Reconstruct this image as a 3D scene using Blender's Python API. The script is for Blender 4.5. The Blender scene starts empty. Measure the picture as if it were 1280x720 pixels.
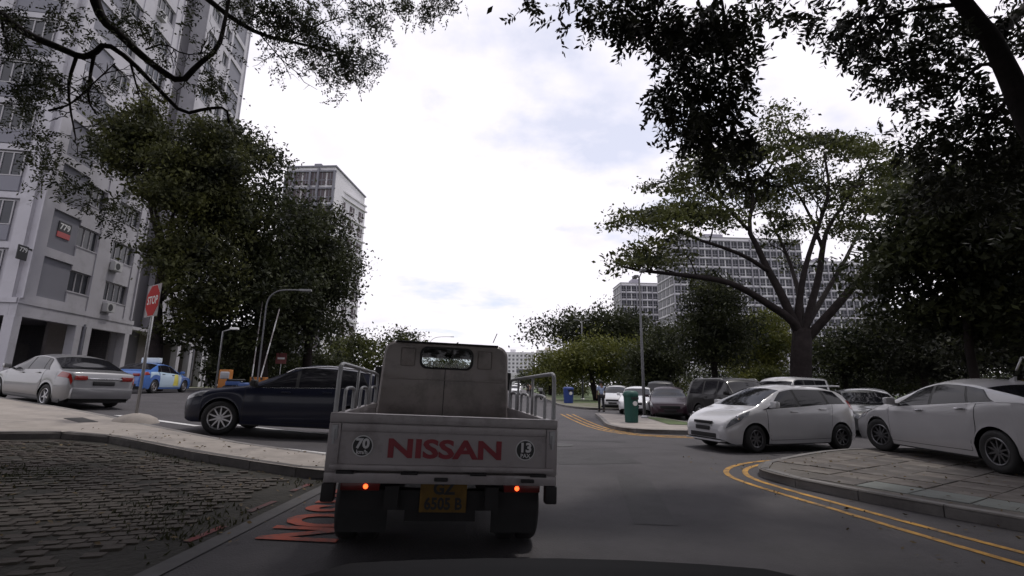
import bpy, bmesh, math, random
import numpy as np
from mathutils import Vector, Matrix, Euler

# ------------------------------------------------------------------ camera
SC = bpy.context.scene
COL = SC.collection
F_PX, CAM_H = 600.0, 1.40
PITCH, ROLL = math.atan(122 / 600.0), math.radians(0.8)
fwv = np.array([0, math.cos(PITCH), math.sin(PITCH)])
up0 = np.array([0, -math.sin(PITCH), math.cos(PITCH)])
rt0 = np.array([1.0, 0, 0])
upv = up0 * math.cos(ROLL) - rt0 * math.sin(ROLL)
rtv = rt0 * math.cos(ROLL) + up0 * math.sin(ROLL)
cd = bpy.data.cameras.new('dash_camera')
cam = bpy.data.objects.new('dash_camera', cd)
COL.objects.link(cam)
cd.sensor_width = 36.0
cd.lens = 36.0 * F_PX / 1280.0
cd.clip_start, cd.clip_end = 0.05, 6000
cam.matrix_world = Matrix(((rtv[0], upv[0], -fwv[0], 0), (rtv[1], upv[1], -fwv[1], 0),
                           (rtv[2], upv[2], -fwv[2], CAM_H), (0, 0, 0, 1)))
SC.camera = cam

# ------------------------------------------------------------------ sky and sun
SUN_AZ, SUN_EL = math.radians(40), math.radians(68)      # azimuth clockwise from +Y
w = bpy.data.worlds.new('World'); SC.world = w; w.use_nodes = True
nt = w.node_tree; nt.nodes.clear()
def nd(t, tree=None, **k):
    n = (tree or nt).nodes.new(t)
    for a, b in k.items(): setattr(n, a, b)
    return n
out = nd('ShaderNodeOutputWorld'); bg = nd('ShaderNodeBackground'); bg.inputs[1].default_value = 0.1
sky = nd('ShaderNodeTexSky', sky_type='NISHITA', sun_disc=False)
sky.sun_elevation, sky.sun_rotation = SUN_EL, SUN_AZ
sky.dust_density = 0.4
tc = nd('ShaderNodeTexCoord'); sep = nd('ShaderNodeSeparateXYZ')
nt.links.new(tc.outputs['Generated'], sep.inputs[0])
# cloud deck: the view direction projected on a plane overhead
zc = nd('ShaderNodeMath', operation='MAXIMUM'); zc.inputs[1].default_value = 0.05
nt.links.new(sep.outputs[2], zc.inputs[0])
za = nd('ShaderNodeMath', operation='ADD'); za.inputs[1].default_value = 0.12
nt.links.new(zc.outputs[0], za.inputs[0])
dx = nd('ShaderNodeMath', operation='DIVIDE'); dy = nd('ShaderNodeMath', operation='DIVIDE')
nt.links.new(sep.outputs[0], dx.inputs[0]); nt.links.new(za.outputs[0], dx.inputs[1])
nt.links.new(sep.outputs[1], dy.inputs[0]); nt.links.new(za.outputs[0], dy.inputs[1])
cmb = nd('ShaderNodeCombineXYZ')
nt.links.new(dx.outputs[0], cmb.inputs[0]); nt.links.new(dy.outputs[0], cmb.inputs[1]); cmb.inputs[2].default_value = 8.4
n1 = nd('ShaderNodeTexNoise'); n1.inputs['Scale'].default_value = 1.25; n1.inputs['Detail'].default_value = 7; n1.inputs['Roughness'].default_value = 0.55
nt.links.new(cmb.outputs[0], n1.inputs['Vector'])
cr = nd('ShaderNodeValToRGB'); cr.color_ramp.elements[0].position = 0.34; cr.color_ramp.elements[1].position = 0.45; cr.color_ramp.elements[0].color = (.66, .66, .66, 1)
nt.links.new(n1.outputs['Fac'], cr.inputs[0])
n2 = nd('ShaderNodeTexNoise'); n2.inputs['Scale'].default_value = 2.1; n2.inputs['Detail'].default_value = 5
nt.links.new(cmb.outputs[0], n2.inputs['Vector'])
cr2 = nd('ShaderNodeValToRGB')
cr2.color_ramp.elements[0].position = 0.27; cr2.color_ramp.elements[0].color = (17.6, 17.2, 19.2, 1)
cr2.color_ramp.elements[1].position = 0.42; cr2.color_ramp.elements[1].color = (20.0, 19.3, 20.8, 1)
nt.links.new(n2.outputs['Fac'], cr2.inputs[0])
mx = nd('ShaderNodeMixRGB')
sg_ = nd('ShaderNodeMixRGB', blend_type='MULTIPLY'); sg_.inputs[0].default_value = 1.0; sg_.inputs[2].default_value = (1.4, 1.85, 2.3, 1)
nt.links.new(sky.outputs[0], sg_.inputs[1])
nt.links.new(cr.outputs[0], mx.inputs[0]); nt.links.new(sg_.outputs[0], mx.inputs[1]); nt.links.new(cr2.outputs[0], mx.inputs[2])
nt.links.new(mx.outputs[0], bg.inputs[0]); nt.links.new(bg.outputs[0], out.inputs[0])

sd = bpy.data.lights.new('sun', 'SUN'); sd.energy = 2.8; sd.angle = math.radians(4); sd.color = (1.0, 0.95, 0.88)
so = bpy.data.objects.new('sun', sd); COL.objects.link(so)
sdir = Vector((math.sin(SUN_AZ) * math.cos(SUN_EL), math.cos(SUN_AZ) * math.cos(SUN_EL), math.sin(SUN_EL)))
so.rotation_euler = sdir.to_track_quat('Z', 'Y').to_euler(); so.location = (0, 0, 60)

SC.view_settings.view_transform = 'Standard'; SC.view_settings.look = 'None'
SC.view_settings.gamma = 1.0; SC.view_settings.use_curve_mapping = False
SC.view_settings.exposure = -0.9
SC.render.engine = 'CYCLES'
SC.cycles.max_bounces = 6; SC.cycles.transparent_max_bounces = 8

# ------------------------------------------------------------------ helpers
def gz(x):                                               # the street falls gently from left to right
    return min(0.03 * max(0.0, 1 - x) + 0.03 * max(0.0, -5 - x), 0.8)
BREAKS = (-15.333, -5.0, 1.0)

def at(px, py, Y):                                       # a point at forward distance Y, surveyed in the photograph
    d = fwv * F_PX + rtv * (px - 640) + upv * (360 - py)
    return np.array([0, 0, CAM_H]) + d * (Y / d[1])

def pix(p):                                              # where a point shows in the photograph
    v = np.asarray(p, float) - np.array([0, 0, CAM_H]); d = v @ fwv
    return (640 + F_PX * (v @ rtv) / d, 360 - F_PX * (v @ upv) / d) if d > .05 else (640, -999)

MATS = {}
def mat(name, col, rough=0.6, metal=0.0, var=0.12, scale=4.0, bump=0.0, bscale=None, coat=0.0, spec=0.5, dirt=None, emis=None, trans=0.0):
    if name in MATS: return MATS[name]
    m = bpy.data.materials.new(name); m.use_nodes = True
    t = m.node_tree; b = t.nodes['Principled BSDF']
    tcn = nd('ShaderNodeTexCoord', t); no = nd('ShaderNodeTexNoise', t)
    no.inputs['Scale'].default_value = scale; no.inputs['Detail'].default_value = 9; no.inputs['Roughness'].default_value = 0.68
    t.links.new(tcn.outputs['Object'], no.inputs['Vector'])
    r = nd('ShaderNodeValToRGB', t)
    r.color_ramp.elements[0].position, r.color_ramp.elements[1].position = 0.3, 0.7
    r.color_ramp.elements[0].color = [c * (1 - var) for c in col] + [1]
    r.color_ramp.elements[1].color = [min(1, c * (1 + var)) for c in col] + [1]
    t.links.new(no.outputs['Fac'], r.inputs[0])
    src = r.outputs[0]
    if dirt:                                             # (colour, scale, low, high)
        n3 = nd('ShaderNodeTexNoise', t); n3.inputs['Scale'].default_value = dirt[1]; n3.inputs['Detail'].default_value = 8
        n3.inputs['Roughness'].default_value = 0.7
        t.links.new(tcn.outputs['Object'], n3.inputs['Vector'])
        r3 = nd('ShaderNodeValToRGB', t)
        r3.color_ramp.elements[0].position, r3.color_ramp.elements[1].position = dirt[2], dirt[3]
        t.links.new(n3.outputs['Fac'], r3.inputs[0])
        mm = nd('ShaderNodeMixRGB', t); mm.inputs[2].default_value = list(dirt[0]) + [1]
        t.links.new(r3.outputs[0], mm.inputs[0]); t.links.new(src, mm.inputs[1]); src = mm.outputs[0]
    t.links.new(src, b.inputs['Base Color'])
    b.inputs['Roughness'].default_value = rough; b.inputs['Metallic'].default_value = metal
    b.inputs['Specular IOR Level'].default_value = spec
    if coat: b.inputs['Coat Weight'].default_value = coat; b.inputs['Coat Roughness'].default_value = 0.06
    if bump:
        nb = nd('ShaderNodeTexNoise', t); nb.inputs['Scale'].default_value = bscale or scale * 8; nb.inputs['Detail'].default_value = 5
        t.links.new(tcn.outputs['Object'], nb.inputs['Vector'])
        bp = nd('ShaderNodeBump', t); bp.inputs['Strength'].default_value = bump; bp.inputs['Distance'].default_value = 0.02
        t.links.new(nb.outputs['Fac'], bp.inputs['Height']); t.links.new(bp.outputs[0], b.inputs['Normal'])
    if emis: b.inputs['Emission Color'].default_value = list(emis[0]) + [1]; b.inputs['Emission Strength'].default_value = emis[1]
    MATS[name] = m
    return m

def leaf_mat(name, a, b, trans=0.3):
    if name in MATS: return MATS[name]
    m = bpy.data.materials.new(name); m.use_nodes = True
    t = m.node_tree; t.nodes.clear()
    o = nd('ShaderNodeOutputMaterial', t); g = nd('ShaderNodeNewGeometry', t)
    tcn = nd('ShaderNodeTexCoord', t); no = nd('ShaderNodeTexNoise', t); no.inputs['Scale'].default_value = 0.55; no.inputs['Detail'].default_value = 3
    t.links.new(tcn.outputs['Object'], no.inputs['Vector'])
    ad = nd('ShaderNodeMath', t, operation='MULTIPLY_ADD'); ad.inputs[1].default_value = 0.45
    t.links.new(g.outputs['Random Per Island'], ad.inputs[0])
    sc = nd('ShaderNodeMath', t, operation='MULTIPLY_ADD'); sc.inputs[1].default_value = 2.8; sc.inputs[2].default_value = -1.15  # steep noise paints lit and dark crown clumps into the leaf colour
    t.links.new(no.outputs['Fac'], sc.inputs[0]); t.links.new(sc.outputs[0], ad.inputs[2])
    mxx = nd('ShaderNodeMixRGB', t); mxx.use_clamp = True
    mxx.inputs[1].default_value = list(a) + [1]; mxx.inputs[2].default_value = list(b) + [1]
    t.links.new(ad.outputs[0], mxx.inputs[0])
    p = nd('ShaderNodeBsdfPrincipled', t); p.inputs['Roughness'].default_value = 0.6; p.inputs['Specular IOR Level'].default_value = 0.25
    tr = nd('ShaderNodeBsdfTranslucent', t); ms = nd('ShaderNodeMixShader', t); ms.inputs[0].default_value = trans
    t.links.new(mxx.outputs[0], p.inputs['Base Color']); t.links.new(mxx.outputs[0], tr.inputs['Color'])
    t.links.new(p.outputs[0], ms.inputs[1]); t.links.new(tr.outputs[0], ms.inputs[2]); t.links.new(ms.outputs[0], o.inputs[0])
    MATS[name] = m
    return m

def clear_glass(name, tint=(0.75, 0.8, 0.8)):
    if name in MATS: return MATS[name]
    m = bpy.data.materials.new(name); m.use_nodes = True
    t = m.node_tree; t.nodes.clear()
    o = nd('ShaderNodeOutputMaterial', t); tr = nd('ShaderNodeBsdfTransparent', t); tr.inputs[0].default_value = list(tint) + [1]
    gl = nd('ShaderNodeBsdfGlossy', t); gl.inputs['Roughness'].default_value = 0.03
    fr = nd('ShaderNodeFresnel', t); fr.inputs[0].default_value = 1.45
    ms = nd('ShaderNodeMixShader', t)
    t.links.new(fr.outputs[0], ms.inputs[0]); t.links.new(tr.outputs[0], ms.inputs[1]); t.links.new(gl.outputs[0], ms.inputs[2]); t.links.new(ms.outputs[0], o.inputs[0])
    MATS[name] = m
    return m

def empty(name, loc=(0, 0, 0), rz=0.0, parent=None):
    o = bpy.data.objects.new(name, None); COL.objects.link(o); o.location = loc; o.rotation_euler = (0, 0, rz)
    o.empty_display_size = 0.2
    if parent: o.parent = parent
    return o

def tag(o, label=None, cat=None, group=None, kind=None):
    if label: o['label'] = label
    if cat: o['category'] = cat
    if group: o['group'] = group
    if kind: o['kind'] = kind
    return o

def raw_mesh(name, V, Fc, m, smooth=False):
    me = bpy.data.meshes.new(name)
    if isinstance(Fc, np.ndarray):
        n, k = Fc.shape
        me.vertices.add(len(V)); me.vertices.foreach_set('co', np.asarray(V, np.float32).ravel())
        me.loops.add(n * k); me.loops.foreach_set('vertex_index', Fc.astype(np.int32).ravel())
        me.polygons.add(n); me.polygons.foreach_set('loop_start', np.arange(0, n * k, k, dtype=np.int32))
        me.update(calc_edges=True)
    else:
        me.from_pydata([tuple(v) for v in V], [], [tuple(f) for f in Fc]); me.update()
    if smooth and len(me.polygons): me.polygons.foreach_set('use_smooth', [True] * len(me.polygons))
    for q in (m if isinstance(m, (list, tuple)) else [m]): me.materials.append(q)
    return me

def link(name, me, parent=None, loc=None, rot=None):
    o = bpy.data.objects.new(name, me); COL.objects.link(o)
    if parent: o.parent = parent
    if loc is not None: o.location = loc
    if rot is not None: o.rotation_euler = rot
    return o

class MB:
    def __init__(s): s.v = []; s.f = []; s.mi = []; s.cur = 0
    def add(s, V, Fc):
        n = len(s.v); s.v += [tuple(map(float, v)) for v in V]
        for f in Fc: s.f.append([i + n for i in f]); s.mi.append(s.cur)
        return s
    def box(s, x0, x1, y0, y1, z0, z1, M=None):
        V = [(x, y, z) for z in (z0, z1) for y in (y0, y1) for x in (x0, x1)]
        if M is not None: V = [tuple(M @ Vector(v)) for v in V]
        return s.add(V, [(0, 2, 3, 1), (4, 5, 7, 6), (0, 1, 5, 4), (2, 6, 7, 3), (0, 4, 6, 2), (1, 3, 7, 5)])
    def bbox(s, x0, x1, y0, y1, z0, z1, b=0.01, M=None):      # chamfered box
        bm = bmesh.new(); bmesh.ops.create_cube(bm, size=1)
        for v in bm.verts: v.co = Vector(((x0 + x1) / 2 + v.co.x * (x1 - x0), (y0 + y1) / 2 + v.co.y * (y1 - y0), (z0 + z1) / 2 + v.co.z * (z1 - z0)))
        bmesh.ops.bevel(bm, geom=bm.edges[:], offset=b, segments=2, affect='EDGES', profile=0.6)
        if M is not None: bm.transform(M)
        bm.verts.ensure_lookup_table()
        s.add([v.co[:] for v in bm.verts], [[v.index for v in f.verts] for f in bm.faces]); bm.free(); return s
    def tube(s, pts, rad, n=8, cap=True):
        pts = [Vector(p) for p in pts]; k = len(pts)
        if not hasattr(rad, '__len__'): rad = [rad] * k
        V = []; Fc = []; a = None
        for i, p in enumerate(pts):
            d = (pts[min(i + 1, k - 1)] - pts[max(i - 1, 0)])
            d = d.normalized() if d.length > 1e-9 else Vector((0, 0, 1))
            if a is None: a = d.orthogonal().normalized()
            a = (a - d * a.dot(d)); a = a.normalized() if a.length > 1e-6 else d.orthogonal().normalized()
            b = d.cross(a)
            for j in range(n):
                t = 2 * math.pi * j / n
                V.append(p + (a * math.cos(t) + b * math.sin(t)) * rad[i])
        for i in range(k - 1):
            for j in range(n):
                Fc.append((i * n + j, i * n + (j + 1) % n, (i + 1) * n + (j + 1) % n, (i + 1) * n + j))
        if cap: Fc += [tuple(range(n))[::-1], tuple(range((k - 1) * n, k * n))]
        return s.add(V, Fc)
    def lathe(s, prof, n=24, axis='z', M=None):               # prof: (radius, height)
        V = []; Fc = []; k = len(prof)
        for i in range(n):
            t = 2 * math.pi * i / n
            for r, h in prof:
                if axis == 'z': v = (r * math.cos(t), r * math.sin(t), h)
                elif axis == 'y': v = (r * math.cos(t), h, r * math.sin(t))
                else: v = (h, r * math.cos(t), r * math.sin(t))
                V.append(tuple(M @ Vector(v)) if M is not None else v)
        for i in range(n):
            for j in range(k - 1):
                Fc.append((i * k + j, ((i + 1) % n) * k + j, ((i + 1) % n) * k + j + 1, i * k + j + 1))
        return s.add(V, Fc)
    def prism(s, poly, h0, h1, axis='z'):                     # polygon extruded
        f = {'z': lambda a, b, h: (a, b, h), 'y': lambda a, b, h: (a, h, b), 'x': lambda a, b, h: (h, a, b)}[axis]
        n = len(poly)
        V = [f(a, b, h0) for a, b in poly] + [f(a, b, h1) for a, b in poly]
        Fc = [tuple(range(n))[::-1], tuple(range(n, 2 * n))] + [(i, (i + 1) % n, (i + 1) % n + n, i + n) for i in range(n)]
        return s.add(V, Fc)
    def grid(s, P):                                           # P[i][j] points
        a, b = len(P), len(P[0])
        return s.add([p for r in P for p in r], [(i * b + j, (i + 1) * b + j, (i + 1) * b + j + 1, i * b + j + 1) for i in range(a - 1) for j in range(b - 1)])
    def mesh(s, name, m, smooth=False):
        me = raw_mesh(name, s.v, s.f, m, smooth)
        if any(s.mi): me.polygons.foreach_set('material_index', s.mi)
        return me
    def build(s, name, m, parent=None, smooth=False, loc=None, rot=None):
        return link(name, s.mesh(name, m, smooth), parent, loc, rot)

def auto_smooth(o, deg=40):
    me = o.data
    me.polygons.foreach_set('use_smooth', [True] * len(me.polygons))
    try: me.set_sharp_from_angle(angle=math.radians(deg))
    except Exception: pass
    return o

def text_part(name, s, size, m, parent, M, extrude=0.002, bold=0.0, sx=1.0, align='CENTER'):
    c = bpy.data.curves.new('t', 'FONT'); c.body = s; c.size = size; c.extrude = extrude; c.offset = bold
    c.align_x = align; c.align_y = 'CENTER'; c.resolution_u = 3
    o = bpy.data.objects.new('t', c); COL.objects.link(o)
    me = bpy.data.meshes.new_from_object(o.evaluated_get(bpy.context.evaluated_depsgraph_get()))
    COL.objects.unlink(o); bpy.data.objects.remove(o); me.name = name
    me.transform(Matrix.Diagonal((sx, 1, 1, 1))); me.transform(M)
    me.materials.clear(); me.materials.append(m)
    return link(name, me, parent)

def frame_M(origin, xdir, ydir):                              # text matrix: x reading direction, y up
    x = Vector(xdir).normalized(); y = Vector(ydir).normalized(); z = x.cross(y)
    M = Matrix((x, y, z)).transposed().to_4x4(); M.translation = Vector(origin)
    return M

def clip_poly(poly, x, keep_less):
    o = []
    for i in range(len(poly)):
        a, b = poly[i], poly[(i + 1) % len(poly)]
        ia, ib = ((a[0] <= x), (b[0] <= x)) if keep_less else ((a[0] >= x), (b[0] >= x))
        if ia: o.append(a)
        if ia != ib:
            t = (x - a[0]) / (b[0] - a[0]); o.append((x, a[1] + t * (b[1] - a[1])))
    return o

def sheet(name, poly, dz, m, kind='structure', parent=None, skirt=0.0):
    mb = MB(); xs = [-1e5] + list(BREAKS) + [1e5]
    for a, b in zip(xs[:-1], xs[1:]):
        p = clip_poly(clip_poly(poly, a, False), b, True)
        if len(p) >= 3: mb.add([(x, y, gz(x) + dz) for x, y in p], [tuple(range(len(p)))])
    if skirt:
        n = len(poly)
        for i in range(n):
            a, b = poly[i], poly[(i + 1) % n]
            mb.add([(a[0], a[1], gz(a[0]) + dz), (b[0], b[1], gz(b[0]) + dz), (b[0], b[1], gz(b[0]) + dz - skirt), (a[0], a[1], gz(a[0]) + dz - skirt)], [(0, 1, 2, 3)])
    o = mb.build(name, m, parent)
    if kind: o['kind'] = kind
    return o

def offset_line(pts, d):
    P = [Vector(p) for p in pts]; o = []
    for i, p in enumerate(P):
        t = (P[min(i + 1, len(P) - 1)] - P[max(i - 1, 0)]).normalized()
        o.append((p.x - t.y * d, p.y + t.x * d))
    return o

def resample(pts, step):
    P = [Vector(p) for p in pts]; L = [0]
    for a, b in zip(P, P[1:]): L.append(L[-1] + (b - a).length)
    n = max(1, round(L[-1] / step)); o = []
    for k in range(n + 1):
        s = L[-1] * k / n; i = min(max(0, int(np.searchsorted(L, s)) - 1), len(P) - 2)
        t = (s - L[i]) / max(1e-9, L[i + 1] - L[i]); o.append(tuple(P[i].lerp(P[i + 1], t)))
    return o

def smooth_line(pts, it=2):
    for _ in range(it):
        q = [pts[0]]
        for a, b in zip(pts, pts[1:]): q += [tuple(np.array(a) * .75 + np.array(b) * .25), tuple(np.array(a) * .25 + np.array(b) * .75)]
        q.append(pts[-1]); pts = q
    return pts

def ribbon(name, pts, wid, dz, m, parent=None, kind='structure', label=None):
    L = offset_line(pts, wid / 2); R = offset_line(pts, -wid / 2); mb = MB()
    mb.grid([[(a[0], a[1], gz(a[0]) + dz), (b[0], b[1], gz(b[0]) + dz)] for a, b in zip(L, R)])
    o = mb.build(name, m, parent)
    if kind and not parent: o['kind'] = kind
    return o

def kerb(parent, pts, m, wid=0.14, h=0.13, step=0.9, inside=1):
    """single kerb stones butted with narrow open joints along a line; inside = side on which the stone lies"""
    P = resample(pts, step)
    for i, (a, b) in enumerate(zip(P, P[1:])):
        a = Vector(a); b = Vector(b); t = (b - a).normalized(); nrm = Vector((-t.y, t.x)) * inside
        a2 = a + t * 0.006; b2 = b - t * 0.006
        mb = MB(); top = []; bot = []
        for p in (a2, b2):
            for o_, zz in ((0, -0.12), (0, h - 0.03), (0.025, h), (wid, h), (wid, -0.12)):
                q = p + nrm * o_; mb.v.append((q.x, q.y, gz(q.x) + zz))
        mb.f = [(j, j + 1, j + 6, j + 5) for j in range(4)] + [(0, 1, 2, 3, 4), (9, 8, 7, 6, 5)]; mb.mi = [0] * 6
        mb.build('kerb_stone', m, parent)

# ------------------------------------------------------------------ materials
ASPH = mat('asphalt', (0.050, 0.046, 0.051), 0.82, var=0.34, scale=0.9, bump=0.5, bscale=60, dirt=((0.068, 0.063, 0.068), 0.35, 0.45, 0.75))
CONC = mat('kerb_concrete', (0.30, 0.27, 0.245), 0.85, var=0.18, scale=2.5, bump=0.3, bscale=40, dirt=((0.13, 0.12, 0.12), 1.2, 0.5, 0.8))
KERBM = mat('kerb_stone_grey', (0.20, 0.19, 0.185), 0.85, var=0.2, scale=3, bump=0.3, bscale=40, dirt=((0.06, 0.055, 0.055), 1.5, 0.45, 0.75))
GRASS = mat('grass', (0.07, 0.10, 0.035), 0.9, var=0.4, scale=0.6, bump=0.6, bscale=14)
SOIL = mat('soil_grass', (0.024, 0.022, 0.018), 0.95, var=0.5, scale=2.0, bump=0.8, bscale=20)
YEL = mat('yellow_road_paint', (0.50, 0.26, 0.035), 0.75, var=0.3, scale=7, dirt=((0.075, 0.06, 0.045), 4.0, 0.44, 0.66))
WHT = mat('white_road_paint', (0.62, 0.62, 0.62), 0.7, var=0.12, scale=6, dirt=((0.2, 0.2, 0.2), 3.0, 0.52, 0.75))
REDP = mat('red_road_paint', (0.40, 0.075, 0.04), 0.8, var=0.3, scale=5, dirt=((0.08, 0.05, 0.05), 5.0, 0.46, 0.68))
BARK = mat('bark', (0.020, 0.016, 0.016), 0.9, var=0.4, scale=3, bump=0.8, bscale=18, spec=0.12)
BLACK = mat('black_plastic', (0.012, 0.012, 0.013), 0.55, var=0.2)
RUBBER = mat('tyre_rubber', (0.014, 0.014, 0.015), 0.75, var=0.2, scale=9)
ALLOY = mat('alloy', (0.45, 0.45, 0.47), 0.3, metal=0.9, var=0.1)
ALLOYD = mat('dark_alloy', (0.16, 0.16, 0.17), 0.35, metal=0.8, var=0.1)
DGLASS = mat('tinted_glass', (0.010, 0.010, 0.013), 0.07, var=0.1, spec=0.32)
CHROME = mat('chrome', (0.6, 0.6, 0.62), 0.15, metal=1.0, var=0.05)
LENSR = mat('red_lens', (0.25, 0.015, 0.012), 0.15, var=0.1, coat=0.5)
LENSC = mat('clear_lens', (0.16, 0.165, 0.18), 0.12, var=0.55, scale=11, coat=1.0)
STEEL = mat('galvanised_steel', (0.33, 0.33, 0.34), 0.5, metal=0.6, var=0.15)
WHITEP = mat('white_paint', (0.72, 0.72, 0.72), 0.5, var=0.05)
SIGNR = mat('sign_red', (0.46, 0.02, 0.02), 0.7, var=0.08, spec=0.15)
PLATEB = mat('plate_black', (0.02, 0.02, 0.022), 0.4, var=0.1)

# ------------------------------------------------------------------ ground and roads
gpoly = [(-1500, -300), (1500, -300), (1500, 2500), (-1500, 2500)]
sheet('ground', gpoly, -0.008, GRASS)
road = sheet('road', [(-60, -14), (6.0, -14), (7.5, 2), (16, 9), (40, 9.6), (40, 32), (9.0, 37), (5.5, 60), (5.0, 260), (-4.0, 260), (-5.5, 60), (-7, 40), (-14, 36), (-60, 27)], 0.0, ASPH)
carpark = sheet('car_park_ground', [(6.6, 21.6), (38, 20), (38, 70), (12, 70), (10.5, 40), (7.2, 34.5)], 0.004, mat('car_park_asphalt', (0.075, 0.073, 0.076), 0.85, var=0.25, scale=0.8, bump=0.4, bscale=50))

# left pavement with its concrete top and dark kerb
near_l = smooth_line([(-2.05, 7.9), (-2.05, 6.95), (-2.6, 6.85), (-5.0, 7.95), (-7.2, 8.95), (-7.9, 9.0), (-8.5, 8.4), (-9.6, 7.2), (-14, 3.5)], 2)
far_l = smooth_line([(-26, 18.5), (-20, 16.6), (-15, 14.3), (-10.5, 12.3), (-8.2, 11.0), (-6.6, 10.1), (-3.2, 8.4), (-2.2, 8.1), (-2.05, 7.9)], 2)
isl = sheet('pavement', near_l[:-1] + [(-14, 3.5), (-26, 3.5)] + far_l[:-1], 0.128, CONC)
kerb(isl, near_l, mat('kerb_dark', (0.085, 0.078, 0.076), 0.88, var=0.25, scale=3, bump=0.3, bscale=40, dirt=((0.17, 0.16, 0.15), 1.5, 0.55, 0.8)), inside=-1)
kerb(isl, far_l, KERBM, inside=-1, step=1.2)
mb = MB(); mb.bbox(-0.42, 0.42, -0.16, 0.16, 0, 0.012, 0.004)
sl = mb.build('drain_cover', mat('drain_iron', (0.03, 0.028, 0.028), 0.7, var=0.3), isl, loc=(-9.1, 10.55, gz(-9.1) + 0.128), rot=(0, math.atan(0.06), -0.55))

# perforated paving blocks with grass between them
bed_poly = [(-2.35, 7.0), (-2.6, 6.83), (-5.0, 7.93), (-7.2, 8.93), (-7.9, 8.98), (-8.5, 8.38), (-9.6, 7.18), (-14, 3.48), (-14, -3), (-2.35, -3)]
bed = sheet('parking_lot_ground', bed_poly, 0.004, SOIL)
random.seed(3)
PAV = mat('paver_concrete', (0.058, 0.047, 0.041), 0.9, var=0.35, scale=1.2, bump=0.4, bscale=30, dirt=((0.035, 0.036, 0.025), 1.1, 0.45, 0.7))
def inside_poly(p, poly):
    c = False
    for i in range(len(poly)):
        a, b = poly[i], poly[i - 1]
        if (a[1] > p[1]) != (b[1] > p[1]) and p[0] < (b[0] - a[0]) * (p[1] - a[1]) / (b[1] - a[1]) + a[0]: c = not c
    return c
pav_me = []
for k in range(4):
    m_ = MB(); r = random.Random(k)
    j = lambda: r.uniform(-0.008, 0.008)
    s_ = 0.072; q_ = .014
    base = [(-s_ + q_, -s_ * .82), (s_ - q_, -s_ * .82), (s_, -s_ * .82 + q_), (s_, s_ * .82 - q_), (s_ - q_, s_ * .82), (-s_ + q_, s_ * .82), (-s_, s_ * .82 - q_), (-s_, -s_ * .82 + q_)]
    V = [(x + j(), y + j(), -0.01) for x, y in base]; V += [(x * .94, y * .94, 0.012 + j() * .4) for x, y, _ in V]
    m_.add(V, [(8, 9, 10, 11, 12, 13, 14, 15)] + [(i, (i + 1) % 8, (i + 1) % 8 + 8, i + 8) for i in range(8)])
    pav_me.append(m_.mesh('paving_block', PAV))
ca, sa = math.cos(math.radians(24)), math.sin(math.radians(24))
spots = []
for i in range(-70, 70):
    for jx in range(-80, 80):
        u_, v_ = i * 0.155 + (0.0775 if jx % 2 else 0), jx * 0.130
        x, y = -5.2 + ca * u_ - sa * v_, 6.2 + sa * u_ + ca * v_
        if y > 3.4 and x > -9.5 and x < -2.95 and inside_poly((x, y), [(-2.5, 3), (-2.9, 6.75), (-5, 7.7), (-7.2, 8.7), (-7.9, 8.75), (-9.3, 7.1), (-13, 3.3)]) and abs(x) < y * 1.13 + 0.2 and random.random() > .1 + .25 * max(0, math.sin(x * 1.7 + 1) * math.sin(y * 2.1)): spots.append((x, y))
spots.sort(key=lambda p: p[0] ** 2 + p[1] ** 2)
rest = MB()
for n, (x, y) in enumerate(spots):
    rz = math.radians(24 + random.uniform(-3, 3)); z = gz(x) + 0.004 + random.uniform(-.006, .006)
    me = pav_me[n % 4]; rx = random.uniform(-.03, .03); ry = random.uniform(-.03, .03)
    if n < 300: link('paving_block', me, bed, (x, y, z), (rx, ry + 0.03, rz))
    else:
        M_ = Matrix.Translation((x, y, z)) @ Euler((rx, ry + .03, rz)).to_matrix().to_4x4()
        rest.add([tuple(M_ @ v.co) for v in me.vertices], [list(p.vertices) for p in me.polygons])
if rest.v: tag(rest.build('paving_blocks_beyond', PAV, bed), kind='stuff')
# grass tufts in the block joints
rng = np.random.default_rng(5)
gx = rng.uniform(-9.3, -2.5, 15000); gy = rng.uniform(3.6, 8.8, 15000)
pn = np.sin(gx * 1.9 + 1.3 * np.sin(gy * 1.4)) + np.sin(gy * 2.3 + gx) + rng.normal(0, .6, 15000)
keep = np.array([inside_poly((a, b), bed_poly) for a, b in zip(gx, gy)]) & (np.abs(gx) < gy * 1.13) & (pn > 1.1)
gx, gy = gx[keep], gy[keep]; n = len(gx)
th = rng.uniform(0, 6.28, n); hh = rng.uniform(.02, .055, n); ww = rng.uniform(.006, .014, n)
gb = np.stack([gx, gy, np.array([gz(a) for a in gx]) + .005], 1)
wv = np.stack([np.cos(th), np.sin(th), 0 * th], 1) * ww[:, None]
tip = gb + np.stack([rng.normal(0, .02, n), rng.normal(0, .02, n), hh], 1)
V = np.stack([gb - wv, gb + wv, tip], 1).reshape(-1, 3)
go = link('grass_tufts', raw_mesh('grass_tufts', V, np.arange(3 * n).reshape(-1, 3), leaf_mat('tuft_green', (0.022, 0.026, 0.012), (0.06, 0.062, 0.03), 0.2)))
tag(go, 'short grass growing in the joints of the paving blocks', 'grass', kind='stuff')

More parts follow.
